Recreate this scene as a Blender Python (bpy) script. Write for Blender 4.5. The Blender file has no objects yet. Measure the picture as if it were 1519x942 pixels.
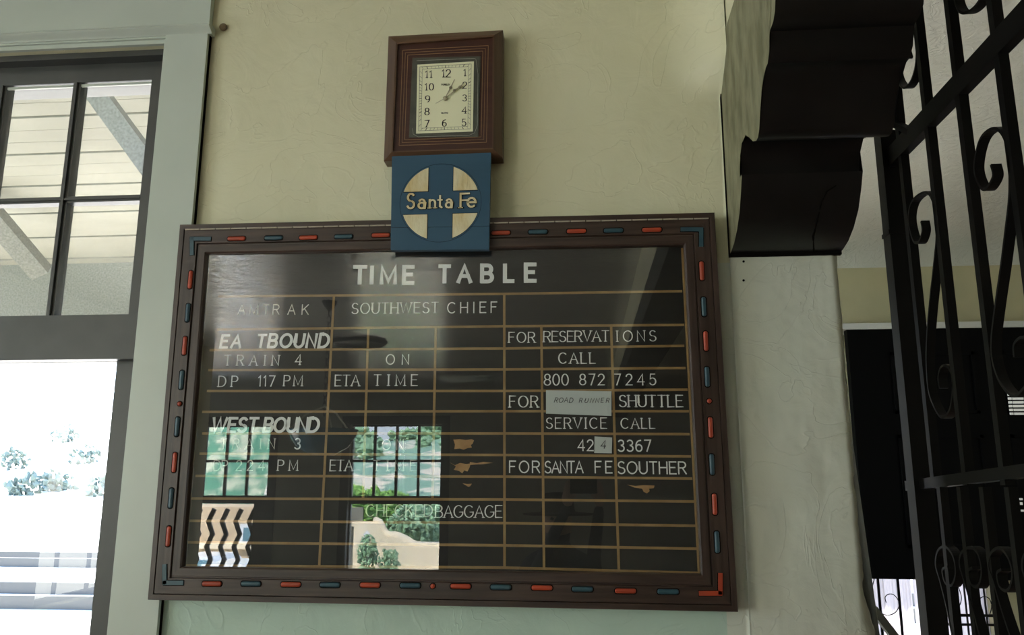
import bpy, bmesh, math, random
from mathutils import Vector, Matrix, noise
random.seed(7)
S = bpy.context.scene
C = bpy.context.collection
# ------------------------------------------------------------------ camera
F = 1200.0                      # focal length in pixels of the 1519x942 frame
EYE = 1.60
R = Matrix(((0.996295, -0.084566, 0.015620), (0.085978, 0.975740, -0.201344), (0.001785, 0.201942, 0.979396)))
CAM = Vector((1.207527, -2.256181, EYE))
cam_d = bpy.data.cameras.new('camera'); cam = bpy.data.objects.new('camera', cam_d); C.objects.link(cam)
right, fwd, up = R.col[0], R.col[1], R.col[2]
M = Matrix.Identity(4)
for i in range(3):
    M[i][0] = right[i]; M[i][1] = up[i]; M[i][2] = -fwd[i]; M[i][3] = CAM[i]
cam.matrix_world = M
cam_d.sensor_width = 36; cam_d.lens = F/1519*36; cam_d.clip_start = .02; cam_d.clip_end = 600
S.camera = cam
# ------------------------------------------------------------------ world, sun, lamps, exposure
S.view_settings.view_transform = 'Standard'; S.view_settings.look = 'None'
S.view_settings.gamma = 1; S.view_settings.use_curve_mapping = False
S.view_settings.exposure = 0.0
w = bpy.data.worlds.new('world'); S.world = w; w.use_nodes = True
nt = w.node_tree; bg = nt.nodes['Background']
tc = nt.nodes.new('ShaderNodeTexCoord'); sx = nt.nodes.new('ShaderNodeSeparateXYZ')
rp = nt.nodes.new('ShaderNodeValToRGB')
rp.color_ramp.elements[0].position = 0.0; rp.color_ramp.elements[0].color = (.78, .90, 1.0, 1)
rp.color_ramp.elements[1].position = 0.6; rp.color_ramp.elements[1].color = (.30, .52, .95, 1)
nt.links.new(tc.outputs['Generated'], sx.inputs[0]); nt.links.new(sx.outputs['Z'], rp.inputs[0])
nt.links.new(rp.outputs[0], bg.inputs[0]); bg.inputs[1].default_value = 6.5
def sun(elev, azim, power):
    d = bpy.data.lights.new('sun', 'SUN'); d.energy = power; d.angle = .01; d.color = (1, .96, .88)
    o = bpy.data.objects.new('sun', d); C.objects.link(o)
    v = Vector((math.cos(elev)*math.cos(azim), math.cos(elev)*math.sin(azim), math.sin(elev)))
    o.rotation_euler = v.to_track_quat('Z', 'Y').to_euler()
sun(math.radians(58), math.radians(125), 36)
def added_light(name, loc, direction, sx_, sz_, watts, col=(1, 1, 1)):
    d = bpy.data.lights.new(name, 'AREA'); d.shape = 'RECTANGLE'; d.size = sx_; d.size_y = sz_; d.energy = watts; d.color = col
    o = bpy.data.objects.new(name, d); C.objects.link(o); o.location = loc
    o.rotation_euler = (-Vector(direction)).to_track_quat('Z', 'Y').to_euler()
FLOOR, CEIL = 0.0, EYE+1.60
added_light('added_side_daylight', (-3.47, -2.2, 1.75), (1, 0, 0), 1.9, 2.3, 10, (.92, 1, .95))  # area lamps added at unseen left windows to brighten the room
added_light('added_side_daylight', (-3.47, -4.9, 1.75), (1, 0, 0), 1.9, 2.3, 128, (1, .98, .88))
added_light('added_hall_daylight', (6.87, -.5, 1.6), (-1, 0, 0), 1.3, 1.2, 27, (1, .95, .85))  # lamp added outside an unseen opening to brighten the hall
# ------------------------------------------------------------------ helpers
def ray(px, py):
    return (R @ Vector(((px-759.5)/F, 1, (471-py)/F)))
def P(px, py, Y=0.0):           # point of a photograph pixel on the upright plane at depth Y
    d = ray(px, py); t = (Y-CAM.y)/d.y; return CAM + d*t
def PX(px, py, X):
    d = ray(px, py); t = (X-CAM.x)/d.x; return CAM + d*t
def tag(o, label=None, cat=None, group=None, kind=None):
    if label: o['label'] = label
    if cat: o['category'] = cat
    if group: o['group'] = group
    if kind: o['kind'] = kind
    return o
def link(name, me, mat=None, parent=None):
    o = bpy.data.objects.new(name, me); C.objects.link(o)
    if mat:
        for m in (mat if isinstance(mat, (list, tuple)) else [mat]): me.materials.append(m)
    if parent: 
        o.parent = parent; o.matrix_parent_inverse = Matrix.Translation(-parent.location)
    return o
def mesh(name, verts, faces, mat=None, parent=None, mi=None, smooth=False):
    me = bpy.data.meshes.new(name); me.from_pydata([tuple(v) for v in verts], [], faces)
    o = link(name, me, mat, parent)
    if mi:
        for p, k in zip(me.polygons, mi): p.material_index = k
    if smooth:
        for p in me.polygons: p.use_smooth = True
    me.update(); return o
def empty(name, loc=(0, 0, 0)):
    o = bpy.data.objects.new(name, None); C.objects.link(o); o.location = loc; return o
BOXF = [(0,1,3,2),(4,6,7,5),(0,4,5,1),(2,3,7,6),(0,2,6,4),(1,5,7,3)]
class MB:
    def __init__(s): s.v=[]; s.f=[]; s.m=[]
    def add(s, v, f, m=0):
        n=len(s.v); s.v += [Vector(a) for a in v]; s.f += [tuple(i+n for i in q) for q in f]; s.m += [m]*len(f)
    def box(s, a, b, m=0):
        s.add([(x,y,z) for x in (a[0],b[0]) for y in (a[1],b[1]) for z in (a[2],b[2])], BOXF, m)
    def hexa(s, q, Y0, Y1, m=0):   # quad of (x,z) corners extruded in Y
        v=[(x,Y0,z) for x,z in q]+[(x,Y1,z) for x,z in q]; n=len(q)
        s.add(v, [tuple(range(n)), tuple(range(2*n-1,n-1,-1))]+[(i,(i+1)%n+0,(i+1)%n+n,i+n) for i in range(n)], m)
    def bar(s, a, b, w, d=None, ref=(0,1,0), m=0):
        a=Vector(a); b=Vector(b); t=(b-a).normalized(); r=Vector(ref); n=t.cross(r).normalized(); r=n.cross(t).normalized()
        d = w if d is None else d
        s.add([p+n*(w/2)*i+r*(d/2)*j for p in (a,b) for i in (-1,1) for j in (-1,1)], BOXF, m)
    def tube(s, pts, rad, n=8, m=0, cap=True):
        pts=[Vector(p) for p in pts]; base=len(s.v); k=len(pts)
        rr = rad if isinstance(rad,(list,tuple)) else [rad]*k
        ref=Vector((0,0,1))
        if abs((pts[-1]-pts[0]).normalized().z)>.8: ref=Vector((1,0,0))
        V=[]
        for i,p in enumerate(pts):
            t=(pts[min(i+1,k-1)]-pts[max(i-1,0)]).normalized(); a=t.cross(ref).normalized(); b=a.cross(t)
            V += [p+(a*math.cos(2*math.pi*j/n)+b*math.sin(2*math.pi*j/n))*rr[i] for j in range(n)]
        Fs=[(i*n+j,i*n+(j+1)%n,(i+1)*n+(j+1)%n,(i+1)*n+j) for i in range(k-1) for j in range(n)]
        if cap: Fs += [tuple(range(n-1,-1,-1)), tuple(range((k-1)*n,k*n))]
        s.add(V,Fs,m)
    def ribbon(s, pts, width, thick, axis=(1,0,0), m=0):   # flat iron strip bent in a plane whose normal is axis
        pts=[Vector(p) for p in pts]; A=Vector(axis); k=len(pts); V=[]
        for i,p in enumerate(pts):
            t=(pts[min(i+1,k-1)]-pts[max(i-1,0)]).normalized(); n=t.cross(A).normalized()
            V += [p+A*width/2+n*thick/2, p-A*width/2+n*thick/2, p-A*width/2-n*thick/2, p+A*width/2-n*thick/2]
        Fs=[(i*4+j,i*4+(j+1)%4,(i+1)*4+(j+1)%4,(i+1)*4+j) for i in range(k-1) for j in range(4)]
        Fs += [(3,2,1,0), tuple(range(4*k-4,4*k))]
        s.add(V,Fs,m)
    def lathe(s, prof, c, n=20, m=0, axis='Z'):
        V=[]; k=len(prof)
        for r,h in prof:
            for j in range(n):
                a=2*math.pi*j/n
                V.append(Vector((c[0]+r*math.cos(a),c[1]+r*math.sin(a),c[2]+h)) if axis=='Z' else Vector((c[0]+r*math.cos(a),c[1]+h,c[2]+r*math.sin(a))))
        s.add(V,[(i*n+j,i*n+(j+1)%n,(i+1)*n+(j+1)%n,(i+1)*n+j) for i in range(k-1) for j in range(n)],m)
    def build(s, name, mat, parent=None, smooth=False, auto=False):
        o = mesh(name, s.v, s.f, mat, parent, s.m if any(s.m) else None, smooth)
        bm=bmesh.new(); bm.from_mesh(o.data); bmesh.ops.recalc_face_normals(bm, faces=bm.faces); bm.to_mesh(o.data); bm.free()
        if auto:
            for p in o.data.polygons: p.use_smooth=True
            o.data.set_sharp_from_angle(angle=math.radians(35))
        return o
def spline(pts, n=6):
    pts=[Vector(p) for p in pts]; out=[]
    for i in range(len(pts)-1):
        p0=pts[max(i-1,0)];p1=pts[i];p2=pts[i+1];p3=pts[min(i+2,len(pts)-1)]
        for k in range(n):
            t=k/n; out.append(.5*((2*p1)+(p2-p0)*t+(2*p0-5*p1+4*p2-p3)*t*t+(3*p1-p0-3*p2+p3)*t**3))
    out.append(pts[-1]); return out
# ------------------------------------------------------------------ materials
def lin(r,g,b):
    return tuple(((c/255/12.92) if c/255<=.04045 else ((c/255+.055)/1.055)**2.4) for c in (r,g,b))
def mat(name, col, rough=.5, spec=.5, metal=0, noise_s=None, col2=None, bump=0, bump_s=40, stretch=(1,1,1), detail=6, emit=None, lo=.35, hi=.65, bump_d=.01):
    m=bpy.data.materials.new(name); m.use_nodes=True; t=m.node_tree; b=t.nodes['Principled BSDF']
    b.inputs['Roughness'].default_value=rough; b.inputs['Metallic'].default_value=metal
    b.inputs['Specular IOR Level'].default_value=spec; b.inputs['Base Color'].default_value=(*col,1)
    if noise_s or bump:
        tc=t.nodes.new('ShaderNodeTexCoord'); mp=t.nodes.new('ShaderNodeMapping'); mp.inputs['Scale'].default_value=stretch
        t.links.new(tc.outputs['Object'],mp.inputs[0])
    if noise_s:
        n=t.nodes.new('ShaderNodeTexNoise'); n.inputs['Scale'].default_value=noise_s; n.inputs['Detail'].default_value=detail
        t.links.new(mp.outputs[0],n.inputs[0]); r=t.nodes.new('ShaderNodeValToRGB')
        r.color_ramp.elements[0].color=(*col,1); r.color_ramp.elements[1].color=(*(col2 or col),1)
        r.color_ramp.elements[0].position=lo; r.color_ramp.elements[1].position=hi
        t.links.new(n.outputs[0],r.inputs[0]); t.links.new(r.outputs[0],b.inputs['Base Color'])
    if bump:
        n2=t.nodes.new('ShaderNodeTexNoise'); n2.inputs['Scale'].default_value=bump_s; n2.inputs['Detail'].default_value=8
        t.links.new(mp.outputs[0],n2.inputs[0]); bu=t.nodes.new('ShaderNodeBump'); bu.inputs['Strength'].default_value=bump
        bu.inputs['Distance'].default_value=bump_d
        t.links.new(n2.outputs[0],bu.inputs['Height']); t.links.new(bu.outputs[0],b.inputs['Normal'])
    if emit:
        b.inputs['Emission Color'].default_value=(*emit[:3],1); b.inputs['Emission Strength'].default_value=emit[3]
    return m
def plaster(name, col, col2, gloss=.55, bd=.006, cracks=True, sc=1.0):
    m=mat(name,col,gloss,.4,noise_s=2.2,col2=col2,lo=.3,hi=.7); t=m.node_tree; b=t.nodes['Principled BSDF']
    tc=t.nodes.new('ShaderNodeTexCoord')
    n1=t.nodes.new('ShaderNodeTexNoise'); n1.inputs['Scale'].default_value=9*sc; n1.inputs['Detail'].default_value=9; n1.inputs['Roughness'].default_value=.55; n1.inputs['Distortion'].default_value=1.4
    t.links.new(tc.outputs['Object'],n1.inputs[0])
    # trowel ridges: a thin band of a warped noise stands proud
    n2=t.nodes.new('ShaderNodeTexNoise'); n2.inputs['Scale'].default_value=3.2*sc; n2.inputs['Detail'].default_value=3; n2.inputs['Distortion'].default_value=2.2
    t.links.new(tc.outputs['Object'],n2.inputs[0])
    r=t.nodes.new('ShaderNodeValToRGB'); e=r.color_ramp.elements; e[0].position=.49; e[0].color=(0,0,0,1); e[1].position=.5; e[1].color=(1,1,1,1); x=e.new(.512); x.color=(0,0,0,1)
    t.links.new(n2.outputs[0],r.inputs[0])
    ma=t.nodes.new('ShaderNodeMath'); ma.operation='MULTIPLY_ADD'; ma.inputs[1].default_value=(.20 if cracks else 0)
    t.links.new(r.outputs[0],ma.inputs[0]); t.links.new(n1.outputs[0],ma.inputs[2])
    bu=t.nodes.new('ShaderNodeBump'); bu.inputs['Strength'].default_value=.55; bu.inputs['Distance'].default_value=bd
    t.links.new(ma.outputs[0],bu.inputs['Height']); t.links.new(bu.outputs[0],b.inputs['Normal'])
    return m
def glass(name, ior=1.5, tint=(1,1,1), haze=0.0, hazecol=(.6,.6,.55)):
    m=bpy.data.materials.new(name); m.use_nodes=True; t=m.node_tree; t.nodes.clear()
    o=t.nodes.new('ShaderNodeOutputMaterial'); tr=t.nodes.new('ShaderNodeBsdfTransparent'); tr.inputs[0].default_value=(*tint,1)
    g=t.nodes.new('ShaderNodeBsdfGlossy'); g.inputs['Roughness'].default_value=0.0; f=t.nodes.new('ShaderNodeFresnel'); f.inputs[0].default_value=ior
    x=t.nodes.new('ShaderNodeMixShader')
    t.links.new(f.outputs[0],x.inputs[0]); t.links.new(tr.outputs[0],x.inputs[1]); t.links.new(g.outputs[0],x.inputs[2])
    last=x
    if haze:
        d=t.nodes.new('ShaderNodeBsdfDiffuse'); d.inputs[0].default_value=(*hazecol,1); tl=t.nodes.new('ShaderNodeBsdfTranslucent'); tl.inputs[0].default_value=(*hazecol,1)
        ad=t.nodes.new('ShaderNodeMixShader'); t.links.new(d.outputs[0],ad.inputs[1]); t.links.new(tl.outputs[0],ad.inputs[2])
        n=t.nodes.new('ShaderNodeTexNoise'); n.inputs['Scale'].default_value=60; n.inputs['Detail'].default_value=6
        tc=t.nodes.new('ShaderNodeTexCoord'); t.links.new(tc.outputs['Object'],n.inputs[0])
        mu=t.nodes.new('ShaderNodeMath'); mu.operation='MULTIPLY'; mu.inputs[1].default_value=haze*2; t.links.new(n.outputs[0],mu.inputs[0])
        y=t.nodes.new('ShaderNodeMixShader'); t.links.new(mu.outputs[0],y.inputs[0]); t.links.new(x.outputs[0],y.inputs[1]); t.links.new(ad.outputs[0],y.inputs[2]); last=y
    t.links.new(last.outputs[0],o.inputs[0]); return m
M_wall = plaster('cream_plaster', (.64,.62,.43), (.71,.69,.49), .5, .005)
M_pier = plaster('pale_plaster', (.60,.63,.53), (.66,.68,.58), .5, .006)
M_ceil = plaster('ceiling_plaster', (.62,.61,.54), (.70,.69,.62), .16, .006, sc=1.0)
_b=M_ceil.node_tree.nodes['Principled BSDF']
for _k,_v in (('Specular IOR Level',.8),('Roughness',.17),('Coat Weight',1.0),('Coat Roughness',.07),('Coat IOR',2.2)): _b.inputs[_k].default_value=_v
_bu=M_ceil.node_tree.nodes['Bump']; _bu.inputs['Strength'].default_value=.9; M_ceil.node_tree.links.new(_bu.outputs[0],_b.inputs['Coat Normal'])
M_ceil2 = plaster('hall_ceiling_plaster', (.52,.525,.45), (.58,.585,.51), .6, .016, sc=1.6)
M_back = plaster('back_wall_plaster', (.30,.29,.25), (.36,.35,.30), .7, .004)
M_yel = mat('yellow_paint', (.40,.37,.22), .6, noise_s=3, col2=(.46,.42,.25))
M_trim = mat('pale_green_trim_paint', (.50,.555,.49), .35, .5, noise_s=4, col2=(.53,.585,.52), bump=.15, bump_s=30, bump_d=.002)
M_mould = mat('white_moulding_paint', (.50,.50,.45), .5)
M_sash = mat('dark_sash_paint', (.045,.047,.044), .4, .5, noise_s=6, col2=(.06,.062,.058))
M_floor = mat('terracotta_floor', (.22,.13,.09), .35, noise_s=4, col2=(.30,.19,.13))
M_wood = mat('dark_stained_wood', (.030,.016,.011), .38, .5, noise_s=14, col2=(.062,.036,.026), stretch=(.35,1,6), bump=.12, bump_s=60, bump_d=.002)
M_woodv = mat('dark_stained_wood_upright', (.030,.017,.012), .38, .5, noise_s=14, col2=(.060,.037,.028), stretch=(6,1,.35), bump=.12, bump_s=60, bump_d=.002)
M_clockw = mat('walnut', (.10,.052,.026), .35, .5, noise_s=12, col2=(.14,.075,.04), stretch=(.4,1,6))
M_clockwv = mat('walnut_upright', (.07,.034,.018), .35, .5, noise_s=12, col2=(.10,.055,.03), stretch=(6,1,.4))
M_maroon = mat('maroon_panel', (.045,.013,.008), .4, noise_s=20, col2=(.06,.02,.012), stretch=(.5,1,4))
M_gold = mat('gold_line', (.33,.20,.095), .4)
M_dialgrey = mat('smoked_border', (.06,.065,.05), .3, noise_s=30, col2=(.085,.09,.07))
M_dial = mat('dial_cream', (.86,.86,.60), .5)
M_ink = mat('black_ink', (.012,.012,.012), .5)
M_brass = mat('aged_brass', (.40,.36,.23), .45)
M_brass2 = mat('hinge_metal', (.55,.50,.42), .3, metal=.4)
M_blue = mat('blue_sign_paint', (.020,.072,.125), .5, noise_s=5, col2=(.025,.082,.14), bump=.25, bump_s=25, stretch=(.5,1,3), bump_d=.002)
M_emb = mat('carved_cream', (.60,.46,.20), .6, noise_s=7, col2=(.74,.68,.46), bump=.6, bump_s=40, stretch=(3,1,1), bump_d=.004)
M_board = mat('black_board', (.0085,.0078,.006), .55, .35, noise_s=5, col2=(.014,.013,.0105), stretch=(.4,1,5))
M_line = mat('ochre_line', (.26,.155,.05), .5, noise_s=18, col2=(.34,.22,.085))
M_letter = mat('white_letter', (.84,.87,.84), .5)
M_letter2 = mat('thin_white_letter', (.72,.72,.64), .5)
M_paper = mat('white_paper', (.55,.61,.58), .7)
M_pencil = mat('dark_pencil', (.05,.05,.06), .6)
M_tan = mat('bare_tan_board', (.36,.20,.075), .7, noise_s=40, col2=(.45,.28,.12))
M_tape = mat('grey_tape', (.04,.04,.038), .25)
M_red = mat('red_peg_paint', (.42,.055,.018), .4, noise_s=30, col2=(.34,.05,.02))
M_bl = mat('slate_blue_peg_paint', (.022,.062,.085), .4, noise_s=30, col2=(.03,.08,.10))
M_groove = mat('groove_dark', (.006,.005,.004), .9, .03)
M_iron = mat('black_iron', (.0032,.003,.0026), .45, .14, noise_s=8, col2=(.005,.0045,.004))
M_corb = mat('black_stained_timber', (.0042,.0036,.0032), .42, .35, noise_s=9, col2=(.008,.007,.006), bump=.3, bump_s=25, bump_d=.003)
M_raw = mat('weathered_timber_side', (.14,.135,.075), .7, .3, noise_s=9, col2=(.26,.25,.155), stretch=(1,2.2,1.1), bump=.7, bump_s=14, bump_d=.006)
M_dkpan = mat('black_brown_panel', (.0018,.0018,.0016), .6, .06)
M_black = mat('near_black', (.006,.006,.006), .5)
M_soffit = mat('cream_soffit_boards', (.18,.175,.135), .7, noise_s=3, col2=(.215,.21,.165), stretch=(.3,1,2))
M_beam = mat('dusty_beam', (.12,.12,.10), .8, noise_s=70, col2=(.21,.215,.18), lo=.3, hi=.75)
M_adobe = mat('adobe_render', (.80,.69,.50), .9, noise_s=1.5, col2=(.86,.76,.58), bump=.3, bump_s=3)
M_adobe2 = mat('tan_render', (.50,.38,.24), .9, noise_s=1, col2=(.56,.44,.30))
M_leaf = mat('bright_foliage', (.30,.55,.10), .7, noise_s=2.5, col2=(.12,.30,.07))
M_leaf2 = mat('grey_green_foliage', (.30,.48,.30), .8, noise_s=2.5, col2=(.16,.30,.16))
M_hill = mat('scrub_hillside', (.17,.31,.23), .9, noise_s=.35, col2=(.66,.60,.48), detail=10, lo=.50, hi=.56)
M_hillg = mat('green_hillside', (.07,.22,.14), .9, noise_s=1.5, col2=(.42,.46,.34), detail=10, lo=.46, hi=.62)
M_desert = mat('pale_dry_ground', (.62,.58,.50), .9, noise_s=.3, col2=(.72,.68,.60))
M_scrub = mat('dull_scrub', (.085,.12,.105), .9, noise_s=3, col2=(.12,.15,.13))
M_rail = mat('rail_steel', (.06,.06,.06), .5)
M_car = mat('white_car_paint', (.75,.78,.80), .2)
M_glassdk = mat('car_glass', (.10,.22,.28), .1)
M_curtain = mat('pinkish_curtain', (.62,.56,.58), .9)
M_curtain2 = mat('grey_blue_curtain', (.48,.52,.55), .9)
M_glint = mat('reflection_glow', (.5,.5,.46), .5, emit=(1,1,.93,.25))  # pale glow stands in for reflected light
M_glass = glass('clear_pane', 1.5)
M_case = glass('case_glass', 2.0)
M_dusty = glass('dusty_pane', 1.5, (1,1,1), .07, (.55,.53,.45))
M_skin = mat('skin', (.45,.28,.20), .6)
M_shirt = mat('dark_shirt', (.03,.035,.045), .8)
M_hat = mat('dark_felt_hat', (.02,.017,.014), .8)
M_lampg = mat('alabaster_bowl', (.60,.58,.48), .3)
# ------------------------------------------------------------------ stroke lettering
def arc(cx,cy,rx,ry,a0,a1,n=10):
    return [(cx+rx*math.cos(math.radians(a0+(a1-a0)*i/n)), cy+ry*math.sin(math.radians(a0+(a1-a0)*i/n))) for i in range(n+1)]
G = {
 'A':(.8,[[(0,0),(.4,1),(.8,0)],[(.14,.36),(.66,.36)]]),
 'B':(.66,[[(0,0),(0,1),(.34,1)]+arc(.36,.76,.24,.24,90,-90)+[(0,.52)],[(.02,.505),(.37,.51)]+arc(.38,.255,.28,.255,90,-90)+[(0,0)]]),
 'C':(.8,[arc(.43,.5,.43,.5,48,312,16)]),
 'D':(.76,[[(0,0),(0,1),(.28,1)]+arc(.28,.5,.48,.5,90,-90,12)+[(0,0)]]),
 'E':(.6,[[(.6,1),(0,1),(0,0),(.6,0)],[(0,.53),(.5,.53)]]),
 'F':(.58,[[(.58,1),(0,1),(0,0)],[(0,.53),(.48,.53)]]),
 'G':(.84,[arc(.43,.5,.43,.5,48,335,16)+[(.83,.45),(.52,.45)]]),
 'H':(.7,[[(0,0),(0,1)],[(.7,0),(.7,1)],[(0,.52),(.7,.52)]]),
 'I':(.14,[[(.07,0),(.07,1)]]),
 'J':(.5,[[(.5,1),(.5,.25)]+arc(.25,.25,.25,.25,0,-180,8)]),
 'K':(.7,[[(0,0),(0,1)],[(.68,1),(0,.38)],[(.24,.6),(.7,0)]]),
 'L':(.55,[[(0,1),(0,0),(.55,0)]]),
 'M':(.86,[[(0,0),(0,1),(.43,.1),(.86,1),(.86,0)]]),
 'N':(.7,[[(0,0),(0,1),(.7,0),(.7,1)]]),
 'O':(.9,[arc(.45,.5,.45,.5,90,450,20)]),
 'P':(.62,[[(0,0),(0,1),(.34,1)]+arc(.34,.74,.28,.26,90,-90)+[(0,.48)]]),
 'Q':(.9,[arc(.45,.5,.45,.5,90,450,20),[(.55,.25),(.9,-.1)]]),
 'R':(.68,[[(0,0),(0,1),(.34,1)]+arc(.36,.75,.28,.25,90,-90)+[(0,.5)],[(.34,.5),(.68,0)]]),
 'S':(.62,[arc(.32,.75,.28,.25,35,180,8)+arc(.32,.75,.28,.25,180,270,5)[1:]+arc(.31,.25,.31,.25,90,-40,8)+arc(.31,.25,.31,.25,-40,-155,6)[1:]]),
 'T':(.66,[[(0,1),(.66,1)],[(.33,1),(.33,0)]]),
 'U':(.7,[[(0,1),(0,.33)]+arc(.35,.33,.35,.33,180,360,10)+[(.7,1)]]),
 'V':(.76,[[(0,1),(.38,0),(.76,1)]]),
 'W':(1.1,[[(0,1),(.28,0),(.55,1),(.82,0),(1.1,1)]]),
 'Y':(.7,[[(0,1),(.35,.48),(.7,1)],[(.35,.48),(.35,0)]]),
 'Z':(.62,[[(0,1),(.62,1),(0,0),(.62,0)]]),
 '0':(.62,[arc(.31,.5,.31,.5,90,450,16)]),
 '1':(.3,[[(.02,.8),(.2,1),(.2,0)]]),
 '2':(.6,[arc(.3,.72,.28,.28,165,-30,9)+[(0,0),(.6,0)]]),
 '3':(.6,[arc(.29,.76,.26,.24,150,-90,9)+arc(.29,.26,.30,.26,90,-150,9)]),
 '4':(.66,[[(.5,0),(.5,1),(0,.28),(.66,.28)]]),
 '5':(.6,[[(.52,1),(.1,1),(.05,.55)]+arc(.28,.32,.31,.32,120,-150,11)]),
 '6':(.6,[[(.48,.98)]+arc(.36,.45,.35,.5,110,190,6)+arc(.3,.3,.29,.3,180,530,14)]),
 '7':(.58,[[(0,1),(.58,1),(.2,0)]]),
 '8':(.6,[arc(.3,.75,.25,.25,270,-90,14),arc(.3,.26,.3,.26,90,450,14)]),
 '9':(.6,[arc(.3,.7,.29,.3,0,360,14)+arc(.24,.55,.35,.5,0,-70,6)]),
 'a':(.6,[[(.5,0),(.5,.42)]+arc(.28,.42,.22,.2,0,150,6),arc(.27,.2,.25,.2,50,410,12)]),
 'n':(.55,[[(0,0),(0,.62)],[(0,.4)]+arc(.25,.38,.25,.22,170,0,6)+[(.5,0)]]),
 't':(.4,[[(.2,.95),(.2,.12),(.38,.02)],[(0,.62),(.4,.62)]]),
 'e':(.6,[[(.02,.32),(.58,.32)]+arc(.3,.31,.28,.3,5,310,12)]),
}
def glyph(mb, ch, org, ux, uz, h, w, thick, depth, serif=False, slant=0.0, contrast=.5, m=0):
    """one letter standing on the plane spanned by ux, uz; it faces -Y"""
    W, strokes = G[ch]
    k = w/W if W > .2 else h
    def pt(a): return org + ux*((a[0]*k) + slant*a[1]*h) + uz*(a[1]*h)
    nrm = Vector((0,-1,0))
    def seg(pts, th):
        V=[]; n=len(pts); closed=(pts[0]-pts[-1]).length<1e-6
        for i in range(n):
            if closed and i in (0,n-1): d0=(pts[-1]-pts[-2]).normalized(); d1=(pts[1]-pts[0]).normalized()
            else:
                d0=(pts[i]-pts[i-1]).normalized() if i>0 else (pts[1]-pts[0]).normalized()
                d1=(pts[i+1]-pts[i]).normalized() if i<n-1 else d0
            t=(d0+d1); 
            if t.length<1e-6: t=d1
            t.normalize(); nn=t.cross(nrm).normalized(); c=max(.62,t.dot(d1))
            t_=th
            if contrast<1:
                t_ = th*(contrast+(1-contrast)*abs(t.dot(uz)))
            o=nn*(t_/2/c)
            V += [pts[i]+o, pts[i]-o, pts[i]+o+nrm*dz_, pts[i]-o+nrm*dz_]
        Fs=[]
        for i in range(n-1):
            a,b=4*i,4*i+4
            Fs += [(a+2,a+3,b+3,b+2),(a,a+2,b+2,b),(a+1,b+1,b+3,a+3)]
        Fs += [(0,1,3,2),(4*n-4,4*n-2,4*n-1,4*n-3)]
        mb.add(V,Fs,m)
    for si_,s in enumerate(strokes):
        dz_=depth+.00006*si_
        q=[pt(a) for a in s]
        if (Vector(s[0])-Vector(s[-1])).length>1e-4:
            e=thick*.35
            q[0]=q[0]+(q[0]-q[1]).normalized()*e; q[-1]=q[-1]+(q[-1]-q[-2]).normalized()*e
        seg(q, thick)
        if serif:
            for end, nb in ((s[0],s[1]),(s[-1],s[-2])):
                if abs(end[1]-nb[1])>.25 and (abs(end[1])<.01 or abs(end[1]-1)<.01):
                    c=pt(end); l=thick*1.15
                    seg([c-ux*l, c+ux*l], thick*.45/max(contrast,.3)*1.0)
    return k*W
def text_on(parent, s, x0, x1, yt, yb, Y, m, thick=.12, serif=False, slant=0.0, depth=.0012, contrast=None, tilt=None, name='letter', jit=.0):
    """word fitted between two pixel columns of the photograph on the plane at depth Y; each letter is its own mesh"""
    ws=[G[c][0]*.0+ (max(G[c][0],.22)) if c!=' ' else .45 for c in s]
    bl=P(x0,yb,Y); br=P(x1,yb+(tilt if tilt is not None else 0),Y); tl=P(x0,yt,Y)
    L=(br-bl).length; h=abs(tl.z-bl.z); ux=(br-bl).normalized(); uz=Vector((0,0,1))
    n=len(s); tot=sum(ws)
    # natural letter width is .92 of its height; the remaining length is shared out as gaps
    k=h*.92; gap=(L-tot*k)/max(n-1,1)
    if gap < h*.10: k=(L-(n-1)*h*.10)/tot; gap=h*.10
    x=0
    for c,wd in zip(s,ws):
        if c!=' ':
            mb=MB(); gw=G[c][0]*k; off=(wd*k-gw)/2
            rz=random.uniform(-jit,jit)
            u2=(ux*math.cos(rz)+uz*math.sin(rz)); z2=(uz*math.cos(rz)-ux*math.sin(rz))
            glyph(mb,c,bl+ux*(x+off)+uz*random.uniform(-jit,jit)*h*.4,u2,z2,h,gw,thick*h,depth,serif,slant,(.45 if serif else 1.0) if contrast is None else contrast)
            o=mb.build(name,m,parent)
        x+=wd*k+gap
# ------------------------------------------------------------------ room shell
def rectwall(name, axis, pos, t, u0, u1, z0, z1, holes, m, kind='structure'):
    """wall slab with rectangular holes; axis 'Y': plane at Y=pos spanning X; axis 'X': plane at X=pos spanning Y"""
    us=sorted({u0,u1}|{h[i] for h in holes for i in (0,1)}); zs=sorted({z0,z1}|{h[i] for h in holes for i in (2,3)})
    mb=MB()
    for a,b in zip(us,us[1:]):
        for c,d in zip(zs,zs[1:]):
            if any(h[0]<=(a+b)/2<=h[1] and h[2]<=(c+d)/2<=h[3] for h in holes): continue
            if axis=='Y': mb.box((a,pos,c),(b,pos+t,d))
            else: mb.box((pos,a,c),(pos+t,b,d))
    bm=bmesh.new(); 
    o=mb.build(name,m); bm.from_mesh(o.data); bmesh.ops.remove_doubles(bm,verts=bm.verts,dist=1e-5)
    fs={}
    for f in bm.faces:
        key=tuple(sorted(tuple(round(c,4) for c in v.co) for v in f.verts)); fs.setdefault(key,[]).append(f)
    bmesh.ops.delete(bm,geom=[f for l in fs.values() if len(l)>1 for f in l],context='FACES')
    bmesh.ops.recalc_face_normals(bm,faces=bm.faces); bm.to_mesh(o.data); bm.free()
    return tag(o,kind=kind)
YB=-11.5; XL=-3.2; XL2=-7.2; XR=6.6; YF=3.15
XE=1.94                          # right end of the time table wall
XH=1.631                         # left face of corbel and header beam
# front window opening
wx1=P(236,200,0).x; wx0=wx1-1.19; wzt=P(225,76,0.03).z; wzb=.75
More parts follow.
